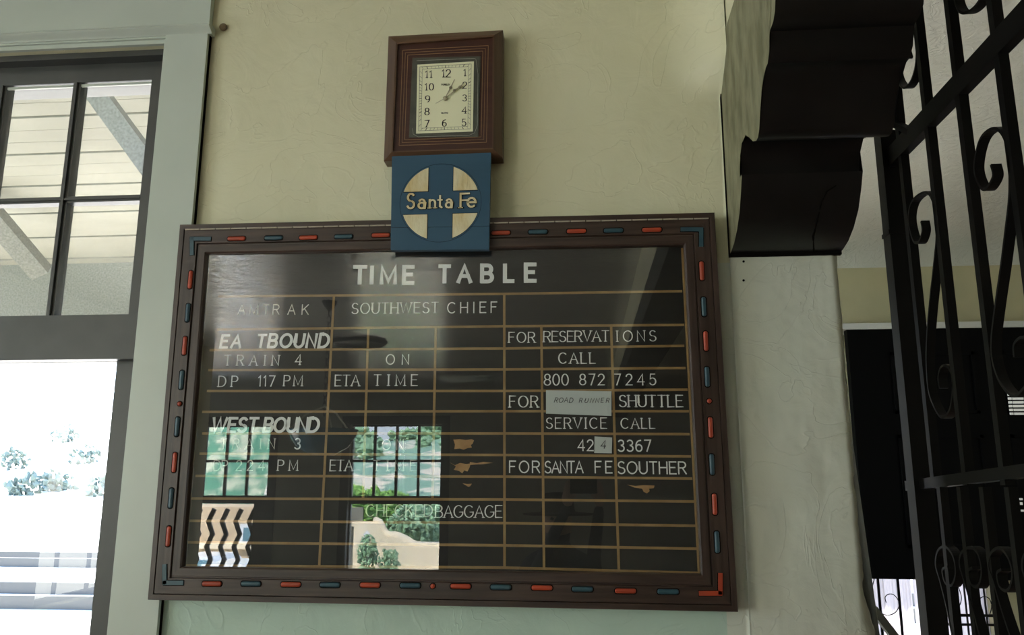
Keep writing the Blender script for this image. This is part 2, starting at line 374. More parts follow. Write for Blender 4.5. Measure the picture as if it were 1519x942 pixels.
# -- front wall, lumpy plaster right of the window, built as a fine grid
def wallgrid(name, x0,x1,z0,z1,nx,nz,fy,m,th=.30):
    V=[];Fs=[]
    for j in range(nz+1):
        for i in range(nx+1):
            x=x0+(x1-x0)*i/nx; z=z0+(z1-z0)*j/nz; V.append((*fy(x,z),))
    for j in range(nz):
        for i in range(nx):
            a=j*(nx+1)+i; Fs.append((a,a+1,a+nx+2,a+nx+1))
    n=len(V); V+=[(x0,th,z0),(x1,th,z0),(x1,th,z1),(x0,th,z1)]
    b=[j*(nx+1) for j in range(nz+1)]; r=[j*(nx+1)+nx for j in range(nz+1)]
    Fs += [tuple([n,n+3]+b[::-1]), tuple([n+1]+r+[n+2]), (n,n+1,n+2,n+3)]
    Fs += [tuple([n+1,n]+list(range(0,nx+1))), tuple([n+3,n+2]+list(range((nz+1)*(nx+1)-1,nz*(nx+1)-1,-1)))]
    return tag(mesh(name,V,Fs,m,smooth=True),kind='structure')
def fy_main(x,z):
    y=.0035*noise.noise(Vector((x*5,z*5,0)))+.0012*noise.noise(Vector((x*22,z*22,3)))
    y-= .0  
    # rounded inner corner under the plastered header that runs towards the room
    zc=max(0.0,z-(EYE+1.12)); 
    if zc>0 and x>XH-.16:
        t=(x-(XH-.16))/.16; t=min(1,t); r=.15
        s=r-math.sqrt(max(0,r*r-(min(t,.98)*r)**2)); y-=s*min(1,zc/.09)
    return (x,y,z)
M_walltint = plaster('pale_green_light_tint', (.46,.60,.50), (.50,.64,.54), .45, .005)
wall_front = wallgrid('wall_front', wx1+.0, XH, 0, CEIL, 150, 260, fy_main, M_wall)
wall_front.data.materials.append(M_walltint); wall_front.data.materials.append(M_pier)          # greenish window light coloured into the lower wall, edge hidden behind the board
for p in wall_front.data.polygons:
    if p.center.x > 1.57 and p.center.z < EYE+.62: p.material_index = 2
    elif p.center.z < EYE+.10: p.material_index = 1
def fy_pier(x,z):
    e=(x-XH)/(XE-XH)
    y=.004*noise.noise(Vector((x*6,z*6,0)))+.003*noise.noise(Vector((x*17,z*17,5)))+.0012*noise.noise(Vector((x*50,z*50,5)))
    edge=max(0,(e-.90)/.10)
    xx=x
    if edge>0:
        y+= .030*edge**2; 
        xx=x-.006*edge+.005*noise.noise(Vector((2,z*14,1)))*edge+.004*noise.noise(Vector((2,z*45,1)))*edge
        if z<EYE-.27: xx+=.035*edge*((EYE-.27-z)/.2 if z>EYE-.47 else 1)
    return (xx,y,z)
pier = wallgrid('wall_pier', XH, XE, 0, CEIL, 60, 320, fy_pier, M_pier)
# left part, below and above the window
wl = MB()
wl.box((XL-.3,0,0),(wx0,.3,CEIL)); wl.box((wx0,0,0),(wx1,.3,wzb)); wl.box((wx0,0,wzt),(wx1,.3,CEIL))
tag(wl.build('wall_front_left', M_wall),kind='structure')
tag(mesh('floor',[(XL2,YB-.3,-.1),(XR+.3,YB-.3,-.1),(XR+.3,YF+.3,-.1),(XL-.3,YF+.3,-.1),(XL2,YB-.3,0),(XR+.3,YB-.3,0),(XR+.3,YF+.3,0),(XL-.3,YF+.3,0)],[(0,3,2,1),(4,5,6,7),(0,1,5,4),(1,2,6,5),(2,3,7,6),(3,0,4,7)],M_floor),kind='structure')
cl=MB(); cl.box((XL2-.3,YB-.3,CEIL),(XH+.15,.3,CEIL+.15)); tag(cl.build('ceiling',M_ceil),kind='structure')
# hall ceiling with a coved far edge
c2=MB(); prof=[(-11.8,CEIL),(2.35,CEIL),(2.7,CEIL-.012),(2.95,CEIL-.05),(3.08,CEIL-.10),(YF,CEIL-.18)]
V=[(x,y,z) for y,z in prof for x in (XH+.15,XR+.3)]+[(x,y,CEIL+.15) for y in (YF+.3,-11.8) for x in (XH+.15,XR+.3)]
c2.add(V,[(2*i,2*i+1,2*i+3,2*i+2) for i in range(5)]+[(10,11,13,12),(12,13,15,14),(14,15,1,0)])
tag(c2.build('ceiling_hall',M_ceil2,auto=True),kind='structure')
# side walls
holesL=[(-3.15,-1.25,.6,2.9),(-5.85,-3.95,.6,2.9)]
rectwall('wall_left','X',XL-.3,.3,-6.8,0,0,CEIL,holesL,M_wall)
rectwall('wall_left_return','Y',-7.1,.3,XL2,XL,0,CEIL,[],M_wall)
rectwall('wall_left_far','X',XL2-.3,.3,YB-.3,-6.8,0,CEIL,[],M_wall)
rectwall('wall_right','X',XR,.3,YB-.3,YF+.3,0,CEIL,[(-1.15,.15,1.0,2.2)],M_yel)
# ------------------------------------------------------------------ back wall: windows placed where the case glass mirrors them
YG=-.036                                         # plane of the case glass
YV=2*YG-YB                                       # mirrored depth of the back wall
def V_(px,py,Yv=None):                           # photograph pixel seen in the glass -> real point behind the camera
    p=P(px,py,YV if Yv is None else Yv); return Vector((p.x,2*YG-p.y,p.z))
r_l,r_r=V_(520,700).x,V_(652,700).x; u_t,u_m,u_b=V_(590,632).z,V_(590,681).z,V_(590,736).z
l_t,l_b=V_(590,748).z,.12
l_l,l_r=V_(291,700).x,V_(396,700).x
gap=V_(398,680).x-V_(366,680).x
l_l0=l_r-4*gap-.03
winB=[(l_l0,l_r),(r_l,r_r)]
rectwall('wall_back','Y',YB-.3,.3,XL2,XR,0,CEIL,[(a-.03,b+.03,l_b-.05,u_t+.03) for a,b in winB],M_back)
def grid_sash(root, x0,x1,z0,z1,nc,nr,Y,d,m,st,mu,gm,name='sash'):
    mb=MB()
    mb.box((x0-st,Y,z0-st),(x0,Y+d,z1+st)); mb.box((x1,Y,z0-st),(x1+st,Y+d,z1+st)); mb.box((x0,Y,z1),(x1,Y+d,z1+st)); mb.box((x0,Y,z0-st),(x1,Y+d,z0))
    s=mb.build(name,m,root)
    for i in range(1,nc):
        x=x0+(x1-x0)*i/nc; q=MB(); q.box((x-mu/2,Y+.003,z0),(x+mu/2,Y+d-.003,z1)); q.build('muntin',m,s)
    for j in range(1,nr):
        z=z0+(z1-z0)*j/nr; q=MB(); q.box((x0,Y,z-mu/2),(x1,Y+d,z+mu/2)); q.build('muntin',m,s)
    for i in range(nc):
        for j in range(nr):
            q=MB(); a=x0+(x1-x0)*i/nc; b=x0+(x1-x0)*(i+1)/nc; c=z0+(z1-z0)*j/nr; e=z0+(z1-z0)*(j+1)/nr
            q.add([(a,Y+d/2,c),(b,Y+d/2,c),(b,Y+d/2,e),(a,Y+d/2,e)],[(0,1,2,3)]); q.build('pane',gm,s)
    return s
for k,(a,b) in enumerate(winB):
    root=empty('window_%d'%(k+2),(a,YB,l_b)); tag(root,kind='structure')
    grid_sash(root,a,b,u_b,u_t,4,2,YB-.14,.05,M_sash,.03,.045,M_glass,'upper_sash')
    bb=b if k==1 else V_(370,800).x
    grid_sash(root,a,bb,l_b,l_t,1,1,YB-.14,.05,M_sash,.03,.04,M_glass,'lower_sash')
    q=MB(); q.box((a-.03,YB-.13,l_t+.03),(b+.03,YB-.06,u_b-.03))
    if bb<b: q.box((bb+.03,YB-.13,l_b-.03),(b+.03,YB-.06,l_t+.03))
    q.build('meeting_rail',M_sash,root)
    c=MB(); cw=.14
    c.box((a-.03-cw,YB,l_b-.2),(a-.03,YB+.03,u_t+.03+cw)); c.box((b+.03,YB,l_b-.2),(b+.03+cw,YB+.03,u_t+.03+cw)); c.box((a-.03,YB,u_t+.03),(b+.03,YB+.03,u_t+.03+cw)); c.box((a-.1,YB,l_b-.2),(b+.1,YB+.05,l_b-.05))
    c.build('casing',M_sash,root)
    if k==0:
        for i in range(5):                        # zigzag iron bars outside the lower sash
            x=V_(282+20.5*i,800).x; z=l_b; pts=[]; n=0
            while z<l_t+.1:
                pts.append((x+(.045 if n%2 else -.045),YB-.22,z)); z+=.21; n+=1
            g=MB(); g.ribbon(pts,.05,.07,(0,1,0)); g.build('zigzag_bar',M_iron,root)
# ------------------------------------------------------------------ front window (window_1)
root=empty('window_1',(wx0,0,wzb)); tag(root,kind='structure')
co=P(312,40,-.03).x   # outer edge of casing
cm=MB()
cs=P(300,300,-.03)
cx1=P(286,310,-.025).x; cx0=wx1+.005
cm.box((cx0,-.025,.0),(cx1,.0,P(300,47,-.025).z)); cm.build('side_casing',M_trim,root)
cm=MB(); cm.box((cx1,-.012,0),(cx1+.0018,0,P(300,47,-.025).z)); cm.build('caulk_line',M_groove,root)
cm=MB(); cm.box((wx0-.16,-.025,0),(wx0,.0,P(300,47,-.025).z)); cm.build('side_casing',M_trim,root)
zc1=P(300,47,-.03).z
hd=MB(); z=zc1
hd.box((wx0-.16,-.022,z),(cx1,0,CEIL-.0)); hd.build('head_board',M_trim,root)
mp=MB()                                               # rounded cap moulding across the head
prof=[(0,z+.024),(-.026,z+.026),(-.042,z+.022),(-.046,z+.015),(-.040,z+.008),(-.028,z+.002),(-.024,z-.004),(0,z-.004)]
n=len(prof); V=[(x,y,zz) for x in (wx0-.18,cx1+.012) for y,zz in prof]
mp.add(V,[tuple(range(n)),tuple(range(2*n-1,n-1,-1))]+[(i,(i+1)%n,(i+1)%n+n,i+n) for i in range(n)]); mp.build('cap_moulding',M_trim,root,auto=True)
hb=MB(); hb.box((wx0,-.012,wzt),(cx0,.0,z-.004)); hb.box((wx0,-.02,wzt+.014),(cx0,-.012,wzt+.022)); hb.build('head_bead',M_trim,root)
jb=MB(); jb.box((wx1-.004,-.014,.0),(cx0,.06,z-.01)); jb.build('inner_bead',M_trim,root)
# jambs and dark stops
ji=wx1-.004
jm=MB(); jm.box((ji-.02,.02,wzb),(ji,.28,wzt)); jm.box((wx0,.02,wzb),(wx0+.02,.28,wzt)); jm.box((wx0,.02,wzt-.02),(ji,.28,wzt)); jm.box((wx0,.02,wzb-.02),(ji,.28,wzb)); jm.build('jamb',M_sash,root)
YS=.06
gx1=P(207,300,YS).x                                    # right edge of the glass, upper sash
mx=P(92.5,300,YS).x; pw=gx1-mx; gx0=gx1-4*pw
gt=P(150,121,YS).z; gm=P(150,294,YS).z; gb=P(150,467,YS).z
sash=MB(); Y=YS
sash.box((wx0+.01,Y,gt),(ji-.01,Y+.045,wzt-.012)); sash.box((gx1,Y,gb),(ji-.01,Y+.045,gt)); sash.box((wx0+.01,Y,gb),(gx0,Y+.045,gt)); sash.box((wx0+.01,Y-.004,P(150,533,YS).z),(ji-.01,Y+.045,gb))
us=sash.build('upper_sash',M_sash,root)
for i in range(1,4):
    x=gx0+pw*i; q=MB(); q.box((x-.013,Y+.004,gb),(x+.013,Y+.04,gt)); q.box((x-.004,Y-.004,gb),(x+.004,Y+.004,gt)); q.build('muntin',M_sash,us)
q=MB(); q.box((gx0,Y+.004,gm-.010),(gx1,Y+.04,gm+.010)); q.box((gx0,Y-.002,gm-.003),(gx1,Y+.004,gm+.003)); q.build('muntin',M_sash,us)
q=MB()
q.box((gx0,Y+.006,gt-.012),(gx1,Y+.012,gt-.004)); q.build('glazing_bead',M_trim,us)
for i in range(4):
    for (a,b) in ((gb,gm),(gm,gt)):
        q=MB(); q.add([(gx0+pw*i,Y+.025,a),(gx0+pw*(i+1),Y+.025,a),(gx0+pw*(i+1),Y+.025,b),(gx0+pw*i,Y+.025,b)],[(0,1,2,3)]); q.build('pane',M_dusty,us)
lx1=P(154,735,Y+.05).x; lt=P(150,537,Y+.05).z
q=MB(); q.box((lx1,Y+.048,wzb),(ji-.01,Y+.09,lt+.03)); q.box((wx0+.01,Y+.048,wzb),(wx0+.06,Y+.09,lt+.03)); q.box((wx0+.06,Y+.048,lt),(lx1,Y+.09,lt+.03)); q.box((wx0+.06,Y+.048,wzb),(lx1,Y+.09,wzb+.06)); ls=q.build('lower_sash',M_sash,root)
q=MB(); q.add([(wx0+.06,Y+.07,wzb+.06),(lx1,Y+.07,wzb+.06),(lx1,Y+.07,lt),(wx0+.06,Y+.07,lt)],[(0,1,2,3)]); q.build('pane',M_glass,ls)
# ------------------------------------------------------------------ header wall, beam and corbel
hw=MB(); hw.box((XH+.004,YB,EYE+1.275),(XE-.004,0,CEIL)); tag(hw.build('wall_header',M_wall),kind='structure')
prof=[(0,.638),(-.03,.641),(-.075,.650),(-.125,.672),(-.170,.705),(-.205,.752),(-.226,.790),(-.200,.793),(-.205,.820),(-.22,.845),(-.25,.868),(-.30,.868),
      (-.335,.845),(-.375,.817),(-.41,.803),(-.43,.803),(-.447,.815),(-.465,.850),(-.49,.885),(-.52,.912),(-.545,.918),(-.565,.918),(-.585,.935),(-.592,.965),(-.60,.975),
      (-.635,.978),(-.655,.99),(-.668,1.02),(-.675,1.045),(-.70,1.05),(-.73,1.065),(-.75,1.10)]
top=[(-.75,1.272),(0,1.272)]
cb=MB(); pts=[(y,z+EYE) for y,z in prof+top]; n=len(pts)
cb.add([(XH-.0,y,z) for y,z in pts]+[(XE-.004,y,z) for y,z in pts],[(i,(i+1)%n,(i+1)%n+n,i+n) for i in range(n)],0)
bm=bmesh.new(); 
for X,mi_ in ((XH,1),(XE-.004,0)):
    vs=[bm.verts.new((X,y,z)) for y,z in pts]; bm.faces.new(vs)
bmesh.ops.triangulate(bm,faces=bm.faces)
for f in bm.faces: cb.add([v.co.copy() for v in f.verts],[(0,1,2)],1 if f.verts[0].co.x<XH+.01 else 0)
bm.free()
cor=empty('timber_corbel',(XH+.15,0,EYE+.64)); tag(cor,'stepped black timber corbel with pale side, right of the time table','corbel')
body=cb.build('body',[M_corb,M_raw],cor); 
bm=bmesh.new(); bm.from_mesh(body.data); bmesh.ops.remove_doubles(bm,verts=bm.verts,dist=1e-5); bmesh.ops.recalc_face_normals(bm,faces=bm.faces); bm.to_mesh(body.data); bm.free()
for p in body.data.polygons: p.use_smooth=True
body.data.set_sharp_from_angle(angle=math.radians(38))
ck=MB(); ck.box((XH-.003,-.010,EYE+.63),(XH+.004,.004,EYE+1.27)); ck.build('caulk_joint',M_groove,cor,)
ck=MB(); ck.box((XH,-.012,EYE+.63),(XE-.004,.004,EYE+.639)); ck.build('caulk_joint',M_groove,cor)
ck=MB()                                                 # drying crack up the underside
cr=[(1207,372),(1206,350),(1212,325),(1218,300),(1226,285),(1240,274)]
prs=[]
for a,b in cr:
    # walk the sight line onto the corbel profile
    d=ray(a,b); best=None
    for (y0,z0),(y1,z1) in zip(prof,prof[1:]):
        for s in range(11):
            y=y0+(y1-y0)*s/10; z=z0+(z1-z0)*s/10+EYE; t=(y-CAM.y)/d.y; e=abs(CAM.z+d.z*t-z)
            if best is None or e<best[0]: best=(e,Vector((CAM.x+d.x*t,y-.001,z-.001)))
    prs.append(best[1])
ck.tube(prs,[.0028,.003,.0025,.002,.002,.001],6); ck.build('crack',M_groove,cor)
be=empty('header_beam',(XH+.15,-3,EYE+1.1)); tag(be,'long dark timber beam running towards the viewer above the iron gate','beam')
q=MB(); q.box((XH,YB,EYE+1.10),(XE-.004,-.751,EYE+1.273)); q.build('beam_body',M_corb,be)
# ------------------------------------------------------------------ time table board
brd=empty('time_table_board',(.8,0,P(660,900).z))
tag(brd,'large glazed black time table in dark wooden frame studded with red and blue pegs','notice board')
YFm=-.052
# outer and inner frame corners read on the frame face
oc=[P(267,333,YFm),P(1060,315,YFm),P(1095,908,YFm),P(219,890,YFm)]
ic=[P(309,378,YFm+.02),P(1014,365,YFm+.02),P(1039,851,YFm+.02),P(273,840,YFm+.02)]
oc2=[(p.x,p.z) for p in oc]; ic2=[(p.x,p.z) for p in ic]
def frame_sides(parent, oc, ic, prof, mh, mv, name='frame_rail'):
    """four mitred rails: prof is a list of (t across the rail 0..1, Y)"""
    for k in range(4):
        a,b=oc[k],oc[(k+1)%4]; c,d=ic[k],ic[(k+1)%4]; V=[]
        for t,y in prof: V.append((a[0]+(c[0]-a[0])*t,y,a[1]+(c[1]-a[1])*t))
        for t,y in prof: V.append((b[0]+(d[0]-b[0])*t,y,b[1]+(d[1]-b[1])*t))
        n=len(prof); q=MB(); q.add(V,[tuple(range(n)),tuple(range(2*n-1,n-1,-1))]+[(i,(i+1)%n,(i+1)%n+n,i+n) for i in range(n)])
        q.build(name, mh if k%2==0 else mv, parent)
fp=[(0,-.001),(0,-.050),(.015,-.054),(.17,-.054),(.185,-.048),(.20,-.052),(.66,-.052),(.68,-.046),(.71,-.046),(.73,-.050),(.96,-.050),(1,-.046),(1,-.001)]
frame_sides(brd,oc2,ic2,fp,M_wood,M_woodv)
q=MB(); xs=[p[0] for p in ic2]; zs=[p[1] for p in ic2]
q.hexa([(ic2[0][0]-.01,ic2[0][1]+.01),(ic2[1][0]+.01,ic2[1][1]+.01),(ic2[2][0]+.01,ic2[2][1]-.01),(ic2[3][0]-.01,ic2[3][1]-.01)],-.020,-.004)
q.build('black_panel',M_board,brd)
# piano hinge along the top rim
for i in range(34):
    def hp(t): return P(274+(1052-274)*t, 340.5-(340.5-324)*t, -.0555)
    a,b=hp(i/34+.0006),hp((i+1)/34-.0012); q=MB(); q.tube([a,b],.0022,6); q.build('hinge_knuckle',M_brass2,brd)
# pegs
def peg(px,py,L,horiz,m,dot=False,half=False):
    c=P(px,py,YFm); q=MB(); r=.0062; n=8
    if dot:
        q.lathe([(.0085,-.0003),(.0085,-.0012),(.0062,-.0012)],(c.x,c.y,c.z),14,1,'Y'); q.lathe([(.0062,0),(.006,-.004),(.003,-.006),(.0001,-.0064)],(c.x,c.y,c.z),14,0,'Y')
        return q
    h=L/2
    ax=Vector((1,0,0)) if horiz else Vector((0,0,1)); cr=Vector((0,0,1)) if horiz else Vector((1,0,0))
    # dark recess
    out=[]
    for s in (1,-1):
        for j in range(n+1):
            an=math.pi*(j/n-.5); out.append(c+ax*s*(h-r*.6+(r+.002)*math.cos(an)*.8)+cr*s*(r+.0022)*math.sin(an))
    q.add([v+Vector((0,-.0006,0)) for v in out],[tuple(range(len(out)))],1)
    # rounded peg body
    V=[];K=9
    for t,sc in ((-1,.35),(-.93,.85),(-.8,1),(.8,1),(.93,.85),(1,.35)):
        for j in range(K+1):
            an=math.pi*j/K; V.append(c+ax*(h*t)+cr*(math.cos(an)*r*sc)+Vector((0,-.0008-math.sin(an)*.0042*sc,0)))
    q.add(V,[(i*(K+1)+j,i*(K+1)+j+1,(i+1)*(K+1)+j+1,(i+1)*(K+1)+j) for i in range(5) for j in range(K)]+[tuple(range(K+1)),tuple(range(5*(K+1)+K,5*(K+1)-1,-1))],0)
    return q
def put_peg(px,py,horiz,col,dot=False):
    q=peg(px,py,.054,horiz,None,dot); o=q.build('peg',[M_red if col=='r' else M_bl,M_groove],brd,smooth=False)
    o['label']='red peg' if col=='r' else 'slate blue peg'
for i,(x,y) in enumerate([(351,354),(406,353),(457.5,352.5),(510,351),(565,349),(743,345.5),(798,344),(855,343),(910,342),(967,341)]):
    put_peg(x,y,True,'rbrbrrbrbr'[i])
for i,(x,y) in enumerate([(282.5,415),(278.6,464),(274,513),(269.4,563.5),(263,633),(259,686),(253.7,739),(250,795.5)]): put_peg(x,y,False,'rbrbbrbr'[i])
for i,(x,y) in enumerate([(314.5,866),(372.5,866),(431.5,867),(489.6,867.6),(549,868),(608.7,868.6),(683.5,869.7),(743,871),(804,872),(864,874),(928,876.6),(991,877.7)]): put_peg(x,y,True,'rb'[i%2])
for i,(x,y) in enumerate([(1041,402),(1044,455),(1047,506),(1049,559),(1054,634),(1056,689),(1060,748),(1063.6,804)]): put_peg(x,y,False,'rbrbrbrb'[i])
for x,y in ((266.7,599),(642,869.3),(1052,595)): put_peg(x,y,True,'r',True)
def corner_peg(hx0,hx1,hy,vx,vy0,vy1,col):
    q=MB(); 
    for a,b in ((P(hx0,hy,YFm),P(hx1,hy,YFm)),(P(vx,vy0,YFm),P(vx,vy1,YFm))):
        q.bar(a,b,.0155,.0016,(0,1,0),1); a2=a+(b-a).normalized()*.001; q.bar(a2,b,.0115,.006,(0,1,0),0)
    o=q.build('corner_peg',[M_red if col=='r' else M_bl,M_groove],brd); o['label']='red L-shaped corner peg' if col=='r' else 'slate blue L-shaped corner peg'
corner_peg(314,282,354.5,285,351,379,'b'); corner_peg(1009,1043,340.5,1040,338,366,'b'); corner_peg(273,242,864.5,244.5,867,837,'b'); corner_peg(1036,1071,880,1068.5,883,850,'r')
# painted lines
YP=-.0202
def gline(x0,y0,x1,y1,w):
    a,b=P(x0,y0,YP),P(x1,y1,YP); q=MB(); q.bar(a,b,w,.0012 if abs(x1-x0)>abs(y1-y0) else .0016,(0,1,0)); q.build('painted_line',M_line,brd)
H=[(324,440,747,436),(747,436,1012,432),(322,489,748,484),(748,484,1015,482),(311,519.5,748,517),(748,517,1015,513),(309,549,748,548),(748,548,1017,546),(307,580,748,580),(748,580,1020,578),
   (300,611,748,610),(748,610,1022,610),(300,643,748,643),(748,643,1023,644),(296,673,748,675),(748,675,1025,677),(290,706,748,707),(748,707,1027,710),(284,739.5,748,741),(748,741,1030,744),
   (280,772.5,748,776),(748,776,1032,780),(276,804.5,748,809),(748,809,1034,814),(276,839,748,842),(748,842,1037,850)]
for h in H: gline(*h,.0068)
for v in [(495.5,438,473.5,841),(546.5,487,538.5,740),(646.5,485,641.5,741),(748,435,748.5,842),(803,484,807,843),(906.5,483,918,845),(1012,368,1037,850)]: gline(*v,.0068)
# lettering, each glued letter a piece of its own
YT=-.0212
T=lambda s,x0,x1,yt,yb,**k: text_on(brd,s,x0,x1,yt,yb,YT,k.pop('m',M_letter),**k)
for s,a,b in (('T',522,545),('I',546,555),('M',563,589),('E',596,622)): T(s,a+3,b-3,396,420,thick=.245,contrast=.95)
for s,a,b in (('T',649,675),('A',677,705),('B',712,736),('L',746,764),('E',777,802)): T(s,a+3,b-3,395-(a-649)*.02,418.5-(a-649)*.014,thick=.245,contrast=.95)
for s,a,b in (('A',353,366),('M',371,387),('T',390,402),('R',405,417),('A',427,440),('K',448,460)): T(s,a,b,452,466.5,thick=.10,m=M_letter2)
T('SOUTHWEST',522,650,450,465.5,thick=.12,serif=True,tilt=-1.5); T('CHIEF',664,737,449,464.5,thick=.10,tilt=-1)
T('EA',327,356,497.5,515.5,thick=.215,slant=.12,contrast=.9); T('T',381,392,497,515,thick=.215,slant=.12,contrast=.9); T('BOUND',398,486,496,515,thick=.215,slant=.12,contrast=.9)
T('TRAIN',333,413,527,542,thick=.12,serif=True,jit=.03); T('4',438,450,526,541,thick=.12,serif=True)
T('DP',324,352,558,573.5,thick=.12,serif=True); T('117',383,407,557.5,573,thick=.10,jit=.03); T('PM',421,448,557,572.5,thick=.12,serif=True)
T('ETA',497,533,556.5,572.5,thick=.12,serif=True); T('TIME',555,619,556,572,thick=.13,serif=True)
T('ON',573,606,526,540.5,thick=.11)
T('FOR',755,793.5,493,508,thick=.12,serif=True); T('RESERVAT',806.5,903,491.5,507,thick=.12,serif=True,tilt=-1,jit=.03); T('IONS',914,973,491,506.5,thick=.11,serif=True,tilt=-.5)
T('CALL',829,883,523.5,539,thick=.13,serif=True)
T('800',807.5,843,555,571.5,thick=.12,contrast=.5); T('872',860,896.5,555,571,thick=.12,contrast=.5); T('7245',912,973,555,571,thick=.12,contrast=.5)
T('FOR',756,798,587.5,604,thick=.13,serif=True); T('SHUTTLE',919,1013,586.5,603.5,thick=.13,serif=True)
T('WEST',314,380,620.5,640.5,thick=.215,slant=.12,contrast=.9); T('BOUND',391,471,620.5,640.5,thick=.215,slant=.12,contrast=.9)
T('SERVICE',810.5,900,620,635.5,thick=.12,serif=True); T('CALL',921.5,971.5,620.5,635.5,thick=.12,serif=True)
T('TRAIN',327,407,651,666,thick=.10,serif=True,m=M_letter2); T('3',437,448,650.5,666,thick=.12)
T('ON',567,598,652,667,thick=.10,m=M_letter2)
T('42',857.5,880,652.5,668.5,thick=.12); T('3367',917,965.5,653,669.5,thick=.12)
T('DP',317,337,683,698,thick=.10,m=M_letter2); T('224',350,392,683,698,thick=.10,m=M_letter2); T('PM',412,441,682.5,698,thick=.12,serif=True)
T('ETA',489.5,523,682.5,698.5,thick=.12,serif=True); T('TIME',554,617,683,698.5,thick=.11,serif=True,m=M_letter2)
T('FOR',756,800.5,684,701,thick=.11,tilt=.3); T('SANTA',808.5,865,684.5,701.5,thick=.11); T('FE',883,908,684.5,701.5,thick=.11); T('SOUTHER',917,1018,685,702.5,thick=.11,tilt=.5)
T('CHECKED',543,641,749,766,thick=.11,serif=True,m=M_letter2); T('BAGGAGE',646,744.5,750,767.5,thick=.11,serif=True)
# paper slips, handwriting, bare patches, tape
def slip(q4,Y,m,name,label,d=.0012):
    q=MB(); c=[P(x,y,Y) for x,y in q4]; q.hexa([(p.x,p.z) for p in c],Y-d,Y); o=q.build(name,m,brd); o['label']=label; return o
slip([(810,579),(907,580.5),(907,617),(859,615.5),(810,613.5)],-.0236,M_paper,'paper_slip','white paper slip with two words in pencil')
slip([(882,647.5),(908,649),(907.5,672.5),(881.5,672)],-.0236,M_paper,'paper_slip','small square white paper slip with a pencilled 4')
text_on(brd,'ROAD',822,849,590,597,-.0250,M_pencil,thick=.15,slant=.25,depth=.0004,name='pencil_letter',jit=.12)
text_on(brd,'RUNNER',859,903,590.5,597,-.0250,M_pencil,thick=.15,slant=.25,depth=.0004,name='pencil_letter',jit=.12)
text_on(brd,'4',891,898,653.5,665,-.0250,M_pencil,thick=.14,slant=.15,depth=.0004,name='pencil_letter')
def ragged(q,x0,y0,x1,y1,fn):
    pts=[P(x0+(x1-x0)*u,y0+(y1-y0)*v,YP-.0004) for u,v in fn]; 
    q.hexa([(p.x,p.z) for p in pts],YP-.0010,YP+.0002)
def patch(x0,y0,x1,y1,fn):
    q=MB(); ragged(q,x0,y0,x1,y1,fn); q.build('bare_patch',M_tan,brd)
rnd=[(0,.05),(.3,.0),(.62,.08),(.9,.0),(1,.12),(.93,.45),(.85,.55),(.9,.8),(.7,.85),(.5,1),(.3,.9),(.05,.95),(.08,.5)]
patch(672.5,651.5,703,667,rnd)
patch(667,685,698,702,[(0,.05),(.25,.3),(.5,.1),(.8,.2),(1,.15),(.95,.5),(.85,.85),(.7,.75),(.6,1),(.45,.8),(.2,.7),(.3,.4)])
patch(697,685,731,690,[(0,.1),(.3,.4),(.6,.0),(1,.3),(.6,.7),(.3,.8),(0,1)])
patch(686,717,700,722,[(0,0),(.5,.2),(1,.1),(.8,.9),(.6,1),(.3,.5)])
patch(930,719,971,732,[(0,.0),(.3,.15),(.6,.05),(1,.1),(.97,.4),(.8,.45),(.82,.75),(.72,1),(.6,.8),(.55,.45),(.3,.35)])
slip([(655,558),(722,556.5),(722.5,567),(653,568.5)],-.0212,M_tape,'tape_strip','strip of grey tape')
# case glass
q=MB(); q.add([(ic2[k][0]+(.004 if k in (1,2) else -.004),YG,ic2[k][1]+(.004 if k<2 else -.004)) for k in range(4)],[(0,1,2,3)]); o=q.build('case_glass',M_case,brd)
# ------------------------------------------------------------------ clock
ck_=empty('wall_clock',(.8,0,P(655,236).z)); tag(ck_,'rectangular walnut-framed wall clock with a cream dial, above the blue sign','clock')
YC=-.05
co4=[P(x,y,YC) for x,y in ((576,53),(746,44),(745,233),(569,238.5))]
ci4=[P(x,y,YC-.012) for x,y in ((590,66),(731,55),(730,220),(583,225))]
co2=[(p.x,p.z) for p in co4]; ci2=[(p.x,p.z) for p in ci4]
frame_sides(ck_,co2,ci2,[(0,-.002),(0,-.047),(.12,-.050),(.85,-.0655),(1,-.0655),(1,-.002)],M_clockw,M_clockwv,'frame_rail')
q=MB(); q.hexa(ci2,-.058,-.002); q.build('inner_panel',M_maroon,ck_)
def cp(px,py,Y): p=P(px,py,Y); return p
def lerp4(q,u,v): 
    a=(q[0][0]*(1-u)+q[1][0]*u,q[0][1]*(1-u)+q[1][1]*u); b=(q[3][0]*(1-u)+q[2][0]*u,q[3][1]*(1-u)+q[2][1]*u)
    return (a[0]*(1-v)+b[0]*v,a[1]*(1-v)+b[1]*v)
gl=[P(x,y,-.0585) for x,y in ((597.4,74.4),(724.3,67.5),(721.7,211),(592,215.8))]; gl2=[(p.x,p.z) for p in gl]
for k,ins in enumerate((0,.032,.062)):
    c=[lerp4(gl2,a,b) for a,b in ((ins,ins*.9),(1-ins,ins*.9),(1-ins,1-ins*.9),(ins,1-ins*.9))]
    q=MB()
    for i in range(4):
        a,b=c[i],c[(i+1)%4]; q.bar((a[0],-.0583,a[1]),(b[0],-.0583,b[1]),.0012 if k!=1 else .0009,.0010,(0,1,0))
    q.build('gold_line',M_gold,ck_)
g2=[P(x,y,-.059) for x,y in ((611.9,86),(713,83.5),(709.5,203),(606.7,204))]
q=MB(); q.hexa([(p.x,p.z) for p in g2],-.0598,-.0575); q.build('smoked_border',M_dialgrey,ck_)
d4=[P(x,y,-.0605) for x,y in ((619.2,96),(703,91.2),(701.5,195),(617.2,198.2))]; d2=[(p.x,p.z) for p in d4]
